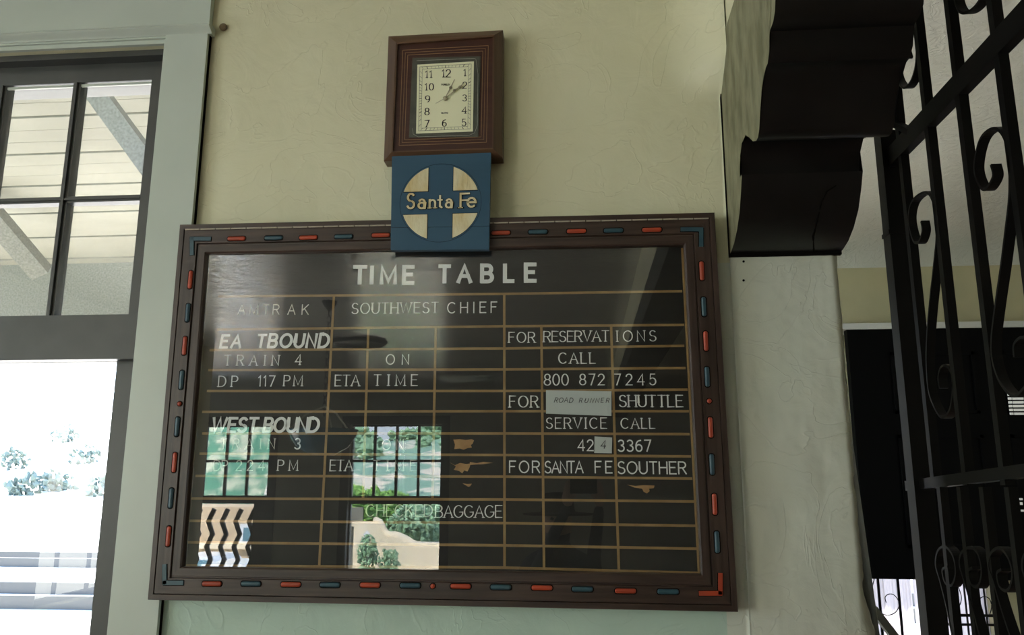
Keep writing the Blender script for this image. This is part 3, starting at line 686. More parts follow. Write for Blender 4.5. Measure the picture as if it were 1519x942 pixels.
q=MB(); q.hexa(d2,-.0612,-.0575); dial=q.build('dial',M_dial,ck_)
def dp(u,v,Y=-.0615): x,z=lerp4(d2,u,v); return Vector((x,Y,z))
q=MB()
for ins,wd in ((.045,.0008),(.09,.0006)):
    c=[(ins,ins*.8),(1-ins,ins*.8),(1-ins,1-ins*.8),(ins,1-ins*.8)]
    for i in range(4): q.bar(dp(*c[i]),dp(*c[(i+1)%4]),wd,.0004,(0,1,0))
q.build('track_line',M_ink,dial)
q=MB()
for k in range(60):
    a=2*math.pi*k/60; dx,dy=math.sin(a),-math.cos(a)
    def hit(ins):
        hx,hy=.5-ins,.5-ins*.8
        # true angles on a dial that is taller than wide
        ex,ey=dx/.84,dy/1.05
        s=min(hx/abs(ex) if abs(ex)>1e-6 else 9,hy/abs(ey) if abs(ey)>1e-6 else 9); return (.5+ex*s,.5+ey*s)
    q.bar(dp(*hit(.09)),dp(*hit(.045)),.0016 if k%5==0 else .0006,.0004,(0,1,0))
q.build('minute_mark',M_ink,dial)
def cnum(s,x0,x1,y0,y1):
    text_on(dial,s,610+x0/7.536,610+x1/7.536,80+y0/7.536,80+y1/7.536,-.0615,M_ink,thick=.15,serif=True,contrast=.3,depth=.0004,name='numeral')
for s,x0,x1,y0,y1 in (('11',160,230,187,266),('12',345,438,175,258),('1',588,610,170,247),('10',155,248,330,406),('2',575,620,314,386),('9',157,206,467,543),('3',574,618,457,528),('8',152,200,605,683),('4',568,618,592,664),('7',152,198,742,817),('6',348,400,735,810),('5',568,612,730,806)): cnum(s,x0,x1,y0,y1)
text_on(dial,'FORELEY',655,667.5,124.4,126.6,-.0615,M_ink,thick=.2,depth=.0003,name='small_letter')
text_on(dial,'QUARTZ',654.5,664.5,166.6,168.6,-.0615,M_ink,thick=.2,depth=.0003,name='small_letter')
def cpx(x,y,Y): return P(610+x/7.536,80+y/7.536,Y)
ctr=cpx(378,495,-.066)
def hand(name,tip,mid,tail,Y,w):
    c=cpx(378,495,Y); t=cpx(*tip,Y); m_=cpx(*mid,Y); q=MB()
    q.bar(c,t,w*.55,.0008,(0,1,0)); q.lathe([(.0001,-.0006),(.0045,-.0006),(.0045,.0006)],tuple(m_),10,0,'Y')
    n=(t-c).normalized(); s=Vector((n.z,0,-n.x)); 
    q.add([m_+s*.0042+Vector((0,-.0006,0)),m_-s*.0042+Vector((0,-.0006,0)),m_+n*.011+Vector((0,-.0006,0))],[(0,1,2)])
    if tail: q.bar(c,cpx(*tail,Y),w*.5,.0008,(0,1,0))
    q.build(name,M_brass,ck_)
hand('hour_hand',(485,285),(438,378),None,-.0635,.004); hand('minute_hand',(585,330),(543,370),None,-.0648,.004); hand('second_hand',(570,352),(480,410),(275,553),-.0660,.0022)
q=MB(); q.lathe([(.0065,.004),(.0065,-.001),(.004,-.0025),(.0001,-.003)],(ctr.x,-.066,ctr.z),16,0,'Y'); q.build('centre_cap',M_brass,ck_,auto=True)
q=MB(); q.add([(p.x,-.0685,p.z) for p in g2],[(0,1,2,3)]); q.build('clock_glass',glass('thin_clock_glass',1.28),ck_)
# ------------------------------------------------------------------ blue emblem sign
sg=empty('blue_emblem_sign',(.8,-.06,P(655,371,-.07).z)); tag(sg,'square blue painted wooden sign with carved cream circle quarters and lettering, below the clock','sign')
YSg=-.075
s4=[(lambda p:(p.x,p.z))(P(x,y,YSg)) for x,y in ((581.5,232),(728,226.5),(725,370),(579.5,371))]
m1=lerp4(s4,0,.765); m2=lerp4(s4,1,.765)
q=MB(); q.hexa([s4[0],s4[1],(m2[0],m2[1]+.0006),(m1[0],m1[1]+.0006)],YSg,-.056); q.build('plank',M_blue,sg)
q=MB(); q.hexa([(m1[0],m1[1]-.0006),(m2[0],m2[1]-.0006),s4[2],s4[3]],YSg,-.056); q.build('plank',M_blue,sg)
cc=P(653.3,300.5,YSg); rp_=abs(P(653.3+58,300,YSg).x-cc.x); b1=rp_*.325; b2=rp_*.31
for sx_,sz_ in ((-1,1),(1,1),(-1,-1),(1,-1)):
    a0=math.asin(b2/rp_); a1=math.acos(b1/rp_); pts=[(b1,b2)]+[(rp_*math.cos(a0+(a1-a0)*i/12),rp_*math.sin(a0+(a1-a0)*i/12)) for i in range(13)]
    o2=[(cc.x+sx_*x,cc.z+sz_*z) for x,z in pts]
    mid=(sum(p[0] for p in o2)/len(o2),sum(p[1] for p in o2)/len(o2))
    q=MB(); q.hexa(o2,YSg-.0018,YSg+.001,0)
    q.build('emblem_quarter',M_emb,sg)
    q=MB(); n=len(o2); big=[(mid[0]+(x-mid[0])*1.045,mid[1]+(z-mid[1])*1.045) for x,z in o2]; q.hexa(big,YSg-.0005,YSg+.001); q.build('quarter_outline',M_groove,sg)
q=MB(); ring=[(cc.x+rp_*1.045*math.cos(a*math.pi/32),YSg-.0001,cc.z+rp_*1.045*math.sin(a*math.pi/32)) for a in range(65)]; q.ribbon(ring,.0006,.0008,(0,1,0)); q.build('scribed_circle',M_groove,sg)
def sl(ch,x0,x1,h_px,yb,th=.16,ser=False,hh=None):
    a=P(x0,yb,YSg-.001); b=P(x1,yb,YSg-.001); h=abs(P(x0,yb-h_px,YSg).z-a.z)
    for m_,tk,dpth in ((M_groove,th*1.4,.0010),(M_emb,th,.0022)):
        q=MB(); glyph(q,ch,a,Vector((1,0,0)),Vector((0,0,1)),h,(b-a).length,tk*h,dpth,ser,0,.75); q.build('carved_letter' if m_ is M_emb else 'letter_groove',m_,sg)
k5=5.54
def sx5(x): return 560+x/k5
for ch,x0,x1,h,yb,ser in (('S',245,300,21.5,309.5,True),('a',335,398,21,309.5,False),('n',428,478,19.5,308.8,True),('t',497,530,18.5,308.5,False),('a',560,618,20,308.5,False),('F',682,752,20.5,308.3,True),('e',738,808,22,307.5,False)):
    sl(ch,sx5(x0),sx5(x1),h,yb,.15,ser)
# ------------------------------------------------------------------ iron gate
XG=2.0902
gt_=empty('iron_gate',(XG,-.3,0)); tag(gt_,'black wrought iron scrollwork gate standing open beside the wall end, right','gate')
def zl(px,py): return PX(px,py,XG)
def vbar(y, z0,z1,w,name='bar',d=None):
    q=MB(); q.box((XG-(d or w)/2,y-w/2,z0),(XG+(d or w)/2,y+w/2,z1)); q.build(name,M_iron,gt_)
RT=EYE+.905
ypost=zl(1365,718).y
vbar(ypost,0.02,zl(1310,203).z,.050,'post')
up_y=[zl(1388,700).y,zl(1436,700).y,zl(1493,700).y]
st=up_y[1]-up_y[2]
ys=up_y+[up_y[2]-.18*i for i in range(1,12)]
for y in ys: vbar(y,EYE+.0,CEIL-.1,.021)
r1=zl(1305,250); r2=zl(1519,40)
q=MB(); q.box((XG-.012,ys[-1]-.1,EYE+.878),(XG+.012,ypost+.02,EYE+.932)); q.box((XG-.006,ys[-1]-.1,EYE+.90),(XG+.030,ypost+.02,EYE+.912)); q.build('top_rail',M_iron,gt_)
ra,rb=zl(1352,720.5),zl(1519,699); rd=(rb-ra)/abs(rb.y-ra.y); q=MB(); q.bar(ra-rd*.01,ra+rd*abs(ys[-1]-.1-ra.y),.026,.026,(1,0,0)); q.build('mid_rail',M_iron,gt_)
q=MB(); a,b=zl(1358,199),zl(1276,205); q.bar((a.x,a.y,a.z),(XG-.02,ypost+.02,b.z),.016,.02,(1,0,0)); q.build('stay',M_iron,gt_)
ylow=[ypost-.02-i*.11 for i in range(1,16)]
for i,y in enumerate(ylow): vbar(y,.1,EYE-.004,.019)
def scroll(pix,n=6,w=.021,t=.006):
    pts=[zl(x,y) for x,y in pix]; pts=spline([(XG,p.y,p.z) for p in pts],n); q=MB(); q.ribbon(pts,w,t,(1,0,0)); q.build('scroll',M_iron,gt_)
SA=[(1372,328),(1374,343),(1368,359),(1360,356),(1353,325),(1359,298),(1378,285),(1389,297),(1394,325),(1395,355),(1391,395),(1386,440),(1382,485),(1380,530),(1383,578),(1393,606),(1403,619),(1414,610),(1419,585),(1419,560),(1411,543),(1402,545),(1398,560),(1400,576)]
SB=[(1477,244),(1480,262),(1468,281),(1458,272),(1452,250),(1456,221),(1465,200),(1482,190),(1495,201),(1503,229),(1505,263),(1504,297),(1499,340),(1492,395),(1484,450),(1478,500),(1479,533),(1488,562),(1501,581),(1514,587),(1530,570),(1537,545),(1535,515),(1525,500),(1512,510),(1512,530)]
scroll(SA); scroll(SB)
scroll([(1358,-60),(1357,-10),(1357,15),(1363,45),(1365,85),(1359,115),(1348,130),(1337,121),(1332,100),(1335,80),(1344,74),(1348,86)])
scroll([(1492,-90),(1480,-40),(1461,-2),(1448,14),(1434,19),(1425,8),(1420,-20),(1425,-40),(1440,-48),(1446,-35)])
for s in ([(1412,841),(1404,846),(1408,864),(1418,868),(1424,850),(1420,825),(1408,811),(1397,818),(1394,838),(1401,864),(1410,900),(1420,948),(1436,1010)],
          [(1449,842),(1443,848),(1447,866),(1457,870),(1463,850),(1458,823),(1446,812),(1433,820),(1430,838),(1438,866),(1450,905),(1462,950),(1480,1010)],
          [(1493,845),(1486,851),(1490,870),(1502,876),(1509,855),(1504,830),(1490,813),(1477,821),(1473,840),(1481,864),(1493,905),(1508,950),(1528,1010)],
          [(1545,848),(1538,852),(1542,876),(1556,883),(1565,860),(1560,834),(1543,814),(1528,822),(1524,842),(1533,870),(1547,912),(1563,958),(1588,1020)]): scroll(s)
# hinge knuckle on the post
q=MB(); a=zl(1318,356); q.box((XG-.028,ypost-.027,a.z-.006),(XG+.028,ypost+.027,a.z+.006)); q.build('hinge_band',M_iron,gt_)
# ------------------------------------------------------------------ hall beyond the gate
zcr0,zcr1=P(1400,381,YF).z,P(1400,365,YF).z
wzt2=P(1400,860,YF).z
hx0=XE-.3
HX0,HX1=P(1282,900,YF).x,P(1478,900,YF).x
holesH=[(HX0,HX1,.3,wzt2+.30)]
rectwall('wall_hall','Y',YF,.3,hx0-.5,XR,0,CEIL,holesH,M_yel)
q=MB(); n0=[(YF,zcr0),(YF-.03,zcr0),(YF-.035,zcr0+.012),(YF-.06,zcr0+.02),(YF-.065,zcr0+.05),(YF-.085,zcr0+.065),(YF-.09,zcr1),(YF,zcr1)]; n=len(n0)
q.add([(x,y,z) for x in (hx0,XR) for y,z in n0],[tuple(range(n)),tuple(range(2*n-1,n-1,-1))]+[(i,(i+1)%n,(i+1)%n+n,i+n) for i in range(n)])
tag(q.build('trim_1',M_mould),kind='structure')
# white ledge over a wide dark panelled bulkhead
YK=2.95
zl0,zl1=P(1400,487,YK).z,P(1400,478,YK).z
q=MB(); q.box((hx0,YK-.01,zl0),(XR,YF,zl1)); tag(q.build('trim_2',M_mould),kind='structure')
bx0=P(1257,500,YK).x; zb0=P(1400,860,YK).z
bk=empty('dark_panelled_screen',(4.5,YK,zb0)); tag(bk,'wide near-black panelled screen below the white ledge in the hall beyond','screen')
q=MB(); q.box((bx0,YK,zb0),(XR-.01,YK+.06,zl0)); q.build('board',M_dkpan,bk)
for i in range(3):
    x=bx0+.25+i*.66
    for (a,b) in ((zb0+.18,zb0+.85),(zb0+.98,zl0-.15)):
        q=MB(); 
        for (u0,v0,u1,v1) in ((x,a,x+.5,a+.02),(x,b-.02,x+.5,b),(x,a,x+.02,b),(x+.48,a,x+.5,b)): q.box((u0,YK-.012,v0),(u1,YK,v1))
        q.build('panel_moulding',M_dkpan,bk)
q=MB()  # glowing dashes in place of reflections on the black screen
for r_ in range(6):
    y=584+r_*5.6
    for (a,b) in ((1495,1500),(1501.5,1517.5),(1519,1535)):
        pa=P(a+(r_*.7),y,YK-.02); pb=P(b+(r_*.7),y+3.2,YK-.02); q.box((pa.x,YK-.022,pb.z),(pb.x,YK-.012,pa.z))
q.build('reflection_dashes',M_glint,bk)
q=MB()
for (x,y,w_,h_) in ((1513,739,4,3),(1512,745,5,4),(1512,756,3,3),(1516,756,3,3)):
    pa=P(x,y,YK-.02); pb=P(x+w_,y+h_,YK-.02); q.box((pa.x,YK-.022,pb.z),(pb.x,YK-.012,pa.z))
q.build('reflection_dashes',M_glint,bk)
# window under the screen: curtains and thin scroll grille
w2=empty('window_4',(HX0,YF,.3)); tag(w2,kind='structure')
q=MB(); q.box((HX0,YF+.16,.3),(HX1,YF+.20,.36)); q.box((HX0,YF+.16,.36),(HX0+.03,YF+.20,wzt2+.3)); q.box((HX1-.03,YF+.16,.36),(HX1,YF+.20,wzt2+.3)); q.build('frame',M_sash,w2)
q=MB(); q.add([(HX0,YF+.18,.3),(HX1,YF+.18,.3),(HX1,YF+.18,wzt2+.3),(HX0,YF+.18,wzt2+.3)],[(0,1,2,3)]); q.build('pane',M_glass,w2)
M_cur=bpy.data.materials.new('thin_curtain'); M_cur.use_nodes=True; t=M_cur.node_tree; t.nodes.clear(); o_=t.nodes.new('ShaderNodeOutputMaterial'); d_=t.nodes.new('ShaderNodeBsdfTranslucent'); d_.inputs[0].default_value=(.24,.22,.235,1); t.links.new(d_.outputs[0],o_.inputs[0])
def curtain(x0,x1,label):
    q=MB(); n=60; z0,z1=.32,wzt2+.32
    V=[(x0+(x1-x0)*i/n,YF+.10+.006*math.sin(i*.45)+.003*math.sin(i*1.3),z) for z in (z0,z1) for i in range(n+1)]
    q.add(V,[(i,i+1,n+2+i,n+1+i) for i in range(n)]); o=q.build('curtain',M_cur,w2,smooth=True)
curtain(HX0,P(1355,900,YF+.1).x,'');curtain(P(1357,900,YF+.1).x,HX1,'')
gr=empty('thin_scroll_grille',(HX0,YK+.1,.4)); tag(gr,'thin black curled window grille in front of pale curtains, low behind the gate','grille')
YQ=YF-.02
def gp(x,y): return P(x,y,YQ)
for px in (1305.5,1335,1384,1433,1462,1497):
    a=gp(px,900); q=MB(); wv=.014 if px in (1305.5,1335) else .008; q.box((a.x-wv/2,YQ-.005,.3),(a.x+wv/2,YQ+.005,wzt2+.26)); q.build('grille_bar',M_iron,gr)
a=gp(1450,913); q=MB(); q.box((gp(1405,913).x,YQ-.006,a.z-.008),(gp(1476,913).x,YQ+.006,a.z+.008)); q.build('grille_rail',M_iron,gr)
a=gp(1450,926); q=MB(); q.box((gp(1405,913).x,YQ-.006,a.z-.010),(gp(1476,913).x,YQ+.006,a.z+.004)); q.build('grille_rail',M_iron,gr)
def curl(pix,rd=.0028):
    q=MB(); q.tube(spline([gp(*p) for p in pix],6),rd,6); q.build('grille_scroll',M_iron,gr)
curl([(1314.5,894),(1313,886),(1318,881.5),(1325,882),(1331,888),(1334,896),(1331,905),(1325,910.5),(1316,912.5),(1306,909),(1298,902),(1293,890),(1294,872),(1297,858)])
curl([(1455,897),(1452,893),(1455,887),(1461,885),(1468,889),(1471,900),(1468,912)])
curl([(1415,910),(1424,897),(1426,885),(1422,872),(1418,864)]); curl([(1384,887),(1389,883),(1396,884),(1400,892),(1396,902),(1388,906),(1383,900)])
q=MB(); yy=YF-.05
a=P(1478,862,yy); b=P(1530,942,yy); q.box((a.x,yy,.0),(XR,YF,zb0+.15)); tag(q.build('wall_hall_low',M_yel),kind='structure')
# thin glazed door edge and handrail beside the pier
q=MB(); q.box((XE+.012,.31,0),(XE+.045,.34,CEIL-.1)); tag(q.build('trim_3',mat('grey_green_trim',(.20,.22,.19),.4)),kind='structure')
hr=empty('handrail',(XE+.1,.3,EYE-.5)); tag(hr,'short sloping grey handrail at the foot of the wall end, bottom right','handrail')
q=MB(); q.bar(P(1294,902,.30),P(1345,968,.30),.022,.03,(0,1,0)); q.build('rail',mat('grey_rail',(.16,.17,.14),.5),hr)
q=MB(); q.box((XE+.06,.29,0),(XE+.075,.31,P(1310,925,.3).z)); q.build('rail_post',M_iron,hr)
# ------------------------------------------------------------------ front exterior: porch, ground, tracks, slope
pr=empty('porch_roof',(0,1.5,EYE+2)); tag(pr,'cream boarded porch ceiling with sloping braces seen through the upper window','porch roof')
yb0,zb_0=.35,EYE+2.35; yb1,zb_1=4.3,EYE+1.78
nb=30
for i in range(nb):
    t0,t1=i/nb,(i+1)/nb; ya,yb=yb0+(yb1-yb0)*t0,yb0+(yb1-yb0)*t1; za,zb=zb_0+(zb_1-zb_0)*t0,zb_0+(zb_1-zb_0)*t1
    q=MB(); dz=.004*(i%3-1); q.add([(x,y,z+e) for x in (-7.5,3.2) for (y,z) in ((ya+.006,za+dz),(yb-.006,zb+dz)) for e in (0,.03)],BOXF); q.build('soffit_board',M_soffit,pr)
q=MB(); q.add([(x,y,z+e) for x in (-7.5,3.2) for (y,z) in ((yb0,zb_0+.035),(yb1,zb_1+.035)) for e in (0,.04)],BOXF); q.build('roof_deck',M_sash,pr)
YBm=4.0
bt,bb_=P(100,383,YBm).z,P(100,500,YBm).z
q=MB(); q.box((-7.5,YBm,bb_),(3.2,YBm+.25,bt)); q.build('outer_beam',M_beam,pr)
for (a,b,ya,yc) in (((125,112),(262,300),1.5,1.5),((-60,262),(62,405),2.6,3.2)):
    p0,p1=P(*a,ya),P(*b,yc); d=(p1-p0).normalized(); q=MB(); q.bar(p0-d*.05,p1,.10 if ya<2 else .13,.12,(0,1,0)); q.build('brace',M_beam,pr)
for x in (-7.2,3.0):
    q=MB(); q.box((x-.12,YBm,-.1),(x+.12,YBm+.24,bb_)); q.build('porch_post',M_beam,pr)
gd=MB(); gd.add([(-60,.3,-.12),(40,.3,-.12),(40,28,-.12),(-60,28,-.12)],[(0,1,2,3)]); tag(gd.build('ground_front',M_desert),kind='structure')
V=[];Fs=[];nx,ny=60,40
for j in range(ny+1):
    for i in range(nx+1):
        x=-110+170*i/nx; y=28+110*j/ny; V.append((x,y,-.12+(j/ny)**1.3*15+2.2*noise.noise(Vector((x*.05,y*.05,0)))*(j/ny)))
for j in range(ny):
    for i in range(nx): a=j*(nx+1)+i; Fs.append((a,a+1,a+nx+2,a+nx+1))
tag(mesh('hillside_front',V,Fs,M_desert,smooth=True),kind='structure')
for k,(yy,zz) in enumerate(((9.0,.06),(10.5,.06),(14.5,.06),(16.0,.06))):
    q=MB(); q.box((-50,yy,-.12),(30,yy+.12,zz)); o=q.build('railway_rail',M_rail); tag(o,['nearest','second nearest','third','farthest'][k]+' of the steel railway rails outside the left window','rail','track rails outside')
def blob(name, c, r, m, n=9, squash=.8, parent=None, leaf=.16, cnt=None):
    """a bush: many small leaf clumps spread through a rounded crown, joined as one foliage mesh"""
    q=MB(); cnt=cnt or int(90+60*r)
    for i in range(cnt):
        u=Vector((random.gauss(0,1),random.gauss(0,1),random.gauss(0,1))).normalized()*(random.random()**.33)*r
        p=Vector(c)+Vector((u.x,u.y,u.z*squash)); s=leaf*random.uniform(.7,1.4)
        a=Vector((random.gauss(0,1),random.gauss(0,1),random.gauss(0,1))).normalized()
        b=a.cross(Vector((random.random(),random.random(),random.random()))).normalized(); e=a.cross(b)
        q.add([p+a*s,p+b*s,p-a*s,p-b*s,p+e*s*.6,p-e*s*.6],[(0,1,4),(1,2,4),(2,3,4),(3,0,4),(1,0,5),(2,1,5),(3,2,5),(0,3,5)])
    return q.build(name,m,parent)
shr=[(16,724,60,'left of the pale slope'),(34,753,42,'nearest and leftmost'),(80,757,44,'second in the near row'),(122,722,62,'right of the far row'),(152,752,42,'nearest the window stile'),(90,698,85,'small, highest up the slope')]
for i,(px,py,Y,wh) in enumerate(shr):
    p=P(px,py,Y); j=(Y-28)/110*ny; gz=-.12+((Y-28)/110)**1.3*15
    r=.012*Y+.5
    o=blob('shrub',(p.x,Y,max(gz,-.1)+r*.5),r,M_scrub,leaf=.22,cnt=70); tag(o,'dull green desert shrub outside the left window, '+wh,'shrub','shrubs on the front slope')
# ------------------------------------------------------------------ back exterior, seen mirrored in the case glass
gb=MB(); gb.add([(-70,YB-.3,-1.8),(70,YB-.3,-1.8),(70,-40,-1.8),(-70,-40,-1.8)],[(0,3,2,1)]); tag(gb.build('ground_back',M_desert),kind='structure')
V=[];Fs=[];nx,ny=90,40
for j in range(ny+1):
    for i in range(nx+1):
        x=-80+130*i/nx; t=j/ny; y=-40-60*t
        hgt=8.8 if x>-34 else 8.8+min(1,(-34-x)/10)*8
        V.append((x,y,-1.8+hgt*t**.75+2.2*noise.noise(Vector((x*.11,y*.11,0)))*t+.7*noise.noise(Vector((x*.5,y*.5,4)))*t))
for j in range(ny):
    for i in range(nx): a=j*(nx+1)+i; Fs.append((a,a+nx+1,a+nx+2,a+1))
tag(mesh('hillside_back',V,Fs,M_hill,smooth=True),kind='structure')
tq=MB()
for i in range(60):                                            # scrub along the ridge and on the slope
    x=-50+44*random.random(); t=random.uniform(.5,1.0) if i%2 else 1.0; y=-40-60*t
    hgt=8.8 if x>-34 else 8.8+min(1,(-34-x)/10)*8
    z=-1.8+hgt*t**.75+2.2*noise.noise(Vector((x*.11,y*.11,0)))*t; rr=random.uniform(.8,1.5)
    for k in range(45):
        u=Vector((random.gauss(0,1),random.gauss(0,1),random.gauss(0,1))).normalized()*(random.random()**.33)*rr; p=Vector((x,y,z+.7))+u; e=.4*random.uniform(.6,1.4)
        tq.add([p+Vector((e,0,0)),p+Vector((0,e,0)),p-Vector((e,0,0)),p-Vector((0,e,0)),p+Vector((0,0,e)),p-Vector((0,0,e))],[(0,1,4),(1,2,4),(2,3,4),(3,0,4),(1,0,5),(2,1,5),(3,2,5),(0,3,5)])
tag(tq.build('hillside_scrub',M_leaf2),'grey green trees scattered over the hillside mirrored in the case glass','trees',None,'stuff')
# adobe garden wall with curved crest
YA=-19.0; YAv=2*YG-YA
def va(px,py): p=P(px,py,YAv); return (p.x,p.z)
crest=[(500,775),(552,775),(561,780),(566,790),(574,796),(586,797),(600,803),(612,810),(630,812),(700,813)]
q=MB(); base=[va(x,y) for x,y in crest]
cs_=spline([(x,0,z) for x,z in base],4); top=[(v.x,v.z) for v in cs_]
poly=[(top[0][0]-.6,-1.8),(top[0][0]-.6,top[0][1])]+top+[(top[-1][0],-1.8)]
door_x0,door_x1=va(500,800)[0],va(532,800)[0]
ad=empty('adobe_garden_wall',(top[0][0],YA,-1.8)); tag(ad,'curved tan adobe garden wall mirrored low in the case glass','garden wall')
# built as vertical strips so that the doorway stays open
q=MB()
for (x0,z0),(x1,z1) in zip(top,top[1:]):
    if x1-x0<1e-5: continue
    lo_=1.0 if (x0+x1)/2<door_x1 else -1.8
    lo_=min(lo_,min(z0,z1)-.1)
    q.hexa([(x0,lo_),(x1,lo_),(x1,z1),(x0,z0)],YA-.4,YA)
q.build('wall_body',M_adobe,ad)
q=MB(); q.tube([Vector((x,YA-.18,z)) for x,z in top[4:]],.13,8); q.build('wall_coping',M_adobe,ad,smooth=True)
q=MB(); q.box((door_x0-.5,YA-.36,-1.8),(door_x1,YA-.30,1.0)); q.build('gate_leaf',M_beam,ad)
ln=empty('wall_lantern',(0,YA,1.6)); lx,lz=va(546,800); tag(ln,'small white wall lantern on the adobe wall mirrored in the glass','lantern')
q=MB(); q.lathe([(.02,.22),(.10,.12),(.08,.10),(.07,-.12),(.04,-.2),(.001,-.22)],(lx,YA+.14,lz),8); q.box((lx-.03,YA,lz+.05),(lx+.03,YA+.14,lz+.09)); q.build('lantern_body',M_car,ln)
def vpt(px,py,Yr): p=P(px,py,2*YG-Yr); return Vector((p.x,Yr,p.z))
for i,(px,py,r,Yr,m_) in enumerate(((528,757,.72,-20.5,M_leaf),(553,762,.85,-22.3,M_leaf),(580,766,.9,-24.2,M_leaf),(612,783,.70,-20.5,M_leaf2),(634,780,.85,-22.4,M_leaf2),(546,822,.26,-18.5,M_leaf2),(576,842,.28,-18.4,M_leaf2))):
    p=vpt(px,py,Yr); o=blob('garden_bush',tuple(p),r,m_,squash=.9 if r>.5 else 1.8,leaf=.08 if r>.5 else .05,cnt=800 if r>.5 else 260)
    tag(o,['bright green bush above the left end of the mirrored adobe wall','bright green bush above the crest step of the mirrored adobe wall','green bush behind the dip of the mirrored adobe wall','grey green bush behind the low part of the mirrored adobe wall','grey green bush at the right end of the mirrored adobe wall','tall grey green plant beside the mirrored lantern','low grey green plant at the foot of the mirrored adobe wall'][i],'bush')
    q=MB(); q.tube([(p.x,p.y,-1.8),(p.x,p.y,p.z)],.05,6); q.build('stem',M_beam,o)
q=MB(); c=vpt(650,770,-27); q.box((c.x-3.2,-30,-1.8),(c.x+3,-27,c.z)); q.box((c.x-3.3,-30.1,c.z),(c.x+3.1,-26.9,c.z+.15)); tag(q.build('adobe_house',M_adobe2),'plain tan adobe house behind the bushes mirrored in the glass','building')
# tall green slope behind the left mirrored window
V=[];Fs=[];nx,ny=40,30
for j in range(ny+1):
    for i in range(nx+1):
        x=-42+29.6*i/nx; t=j/ny; y=-30-9*t; V.append((x,y,-1.8+12.5*t+.5*noise.noise(Vector((x*.5,y*.5,t*5)))))
for j in range(ny):
    for i in range(nx): a=j*(nx+1)+i; Fs.append((a,a+nx+1,a+nx+2,a+1))
tag(mesh('green_bank',V,Fs,M_hillg,smooth=True),kind='structure')
# tan building with white window, cars in front
Yt=-24.0
bl_=vpt(262,766,Yt); brr=vpt(372,766,Yt)
bd=empty('tan_building',(brr.x,Yt,-1.8)); tag(bd,'tan rendered building mirrored behind zigzag window bars','building')
q=MB(); q.box((bl_.x-3,Yt-4,-1.8),(brr.x+.6,Yt,vpt(300,752,Yt).z)); q.build('wall',M_adobe2,bd)
q=MB(); zz=vpt(300,806,Yt).z; q.box((bl_.x-3,Yt,zz-.16),(brr.x+.6,Yt+.12,zz+.02)); q.build('ledge',M_adobe,bd)
a=vpt(357,777,Yt+.02); b=vpt(374,808,Yt+.02); q=MB(); q.box((a.x,Yt,b.z),(b.x,Yt+.05,a.z)); wf=q.build('window_frame',M_car,bd)
q=MB(); q.box((a.x+.12,Yt+.05,b.z+.12),(b.x-.05,Yt+.06,a.z-.12)); q.build('pane',M_glassdk,wf)
def car(px,py,Yr,label):
    c=vpt(px,py,Yr); zt=c.z; r0=empty('car',(c.x,Yr,-1.8)); tag(r0,label,'car','white cars parked in front of the mirrored building')
    zt=min(zt,-.3); base=-1.8; q=MB(); L=2.1
    prof=[(-L,base+.35),(-L,base+.85),(-L+.9,base+1.0),(-L+1.5,zt),(L-1.1,zt),(L-.3,base+1.0),(L,base+.9),(L,base+.35)]; q.hexa([(c.x+x*.62,z) for x,z in prof],Yr-.85,Yr+.85); b_=q.build('car_body',M_car,r0)
    q=MB(); q.hexa([(c.x+x*.62,z) for x,z in [(-L+1.05,base+1.05),(-L+1.55,zt-.08),(L-1.15,zt-.08),(L-.45,base+1.05)]],Yr+.85,Yr+.87); q.build('car_window',M_glassdk,r0)
    for sx_ in (-1,1):
        for yy in (Yr-.8,Yr+.8):
            q=MB(); q.lathe([(.001,-.1),(.3,-.1),(.3,.1),(.001,.1)],(c.x+sx_*.8,yy,base+.3),14,0,'Y'); q.build('wheel',M_black,r0)
car(300,822,-20.5,'white parked car mirrored left of the zigzag bars'); car(345,824,-18.2,'white parked car mirrored right among the zigzag bars')
# ------------------------------------------------------------------ hanging lamp and ceiling vent (mirrored)
pc=vpt(493,450,-7.6); pc_y=pc.y
def on_ceiling(px,py):
    d=ray(px,py); t=(CEIL-CAM.z)/d.z; p=CAM+d*t; return Vector((p.x,2*YG-p.y,CEIL))
lc=on_ceiling(493,447)
bw=vpt(474,672,lc.y); lc.x=(lc.x+bw.x)/2
lp=empty('hanging_lamp',(lc.x,lc.y,bw.z)); tag(lp,'hanging bowl lamp on a dark chain mirrored left of centre in the case glass','lamp')
q=MB(); q.lathe([(.001,0),(.07,0),(.06,-.03),(.02,-.08),(.001,-.1)],tuple(lc),18); q.build('canopy',M_iron,lp,smooth=True)
nl=int((lc.z-bw.z-.35)/.055)
for i in range(nl):
    z=lc.z-.09-i*.055; q=MB(); 
    ring=[(lc.x+(.018*math.cos(a*math.pi/4) if i%2 else 0),lc.y+(0 if i%2 else .018*math.cos(a*math.pi/4)),z-.02+.034*math.sin(a*math.pi/4)) for a in range(9)]
    q.tube(ring,.005,5,cap=False); q.build('chain_link',M_iron,lp)
zb=bw.z
q=MB(); q.lathe([(.001,-.03),(.10,-.02),(.22,.05),(.29,.16),(.30,.20),(.285,.20),(.27,.16),(.20,.06),(.001,.0)],(lc.x,lc.y,zb),24); q.build('bowl',M_glassdk,lp,smooth=True)
for k in range(3):
    a=k*2.094+.5; q=MB(); q.tube([(lc.x,lc.y,zb+.40),(lc.x+.15*math.cos(a),lc.y+.15*math.sin(a),zb+.33),(lc.x+.295*math.cos(a),lc.y+.295*math.sin(a),zb+.19)],.008,6); q.build('arm',M_lampg,lp)
vc=on_ceiling(532,507); q=MB(); ce=empty('ceiling_vent',tuple(vc)); tag(ce,'round dark ceiling vent mirrored near the eastbound row of the time table','vent')
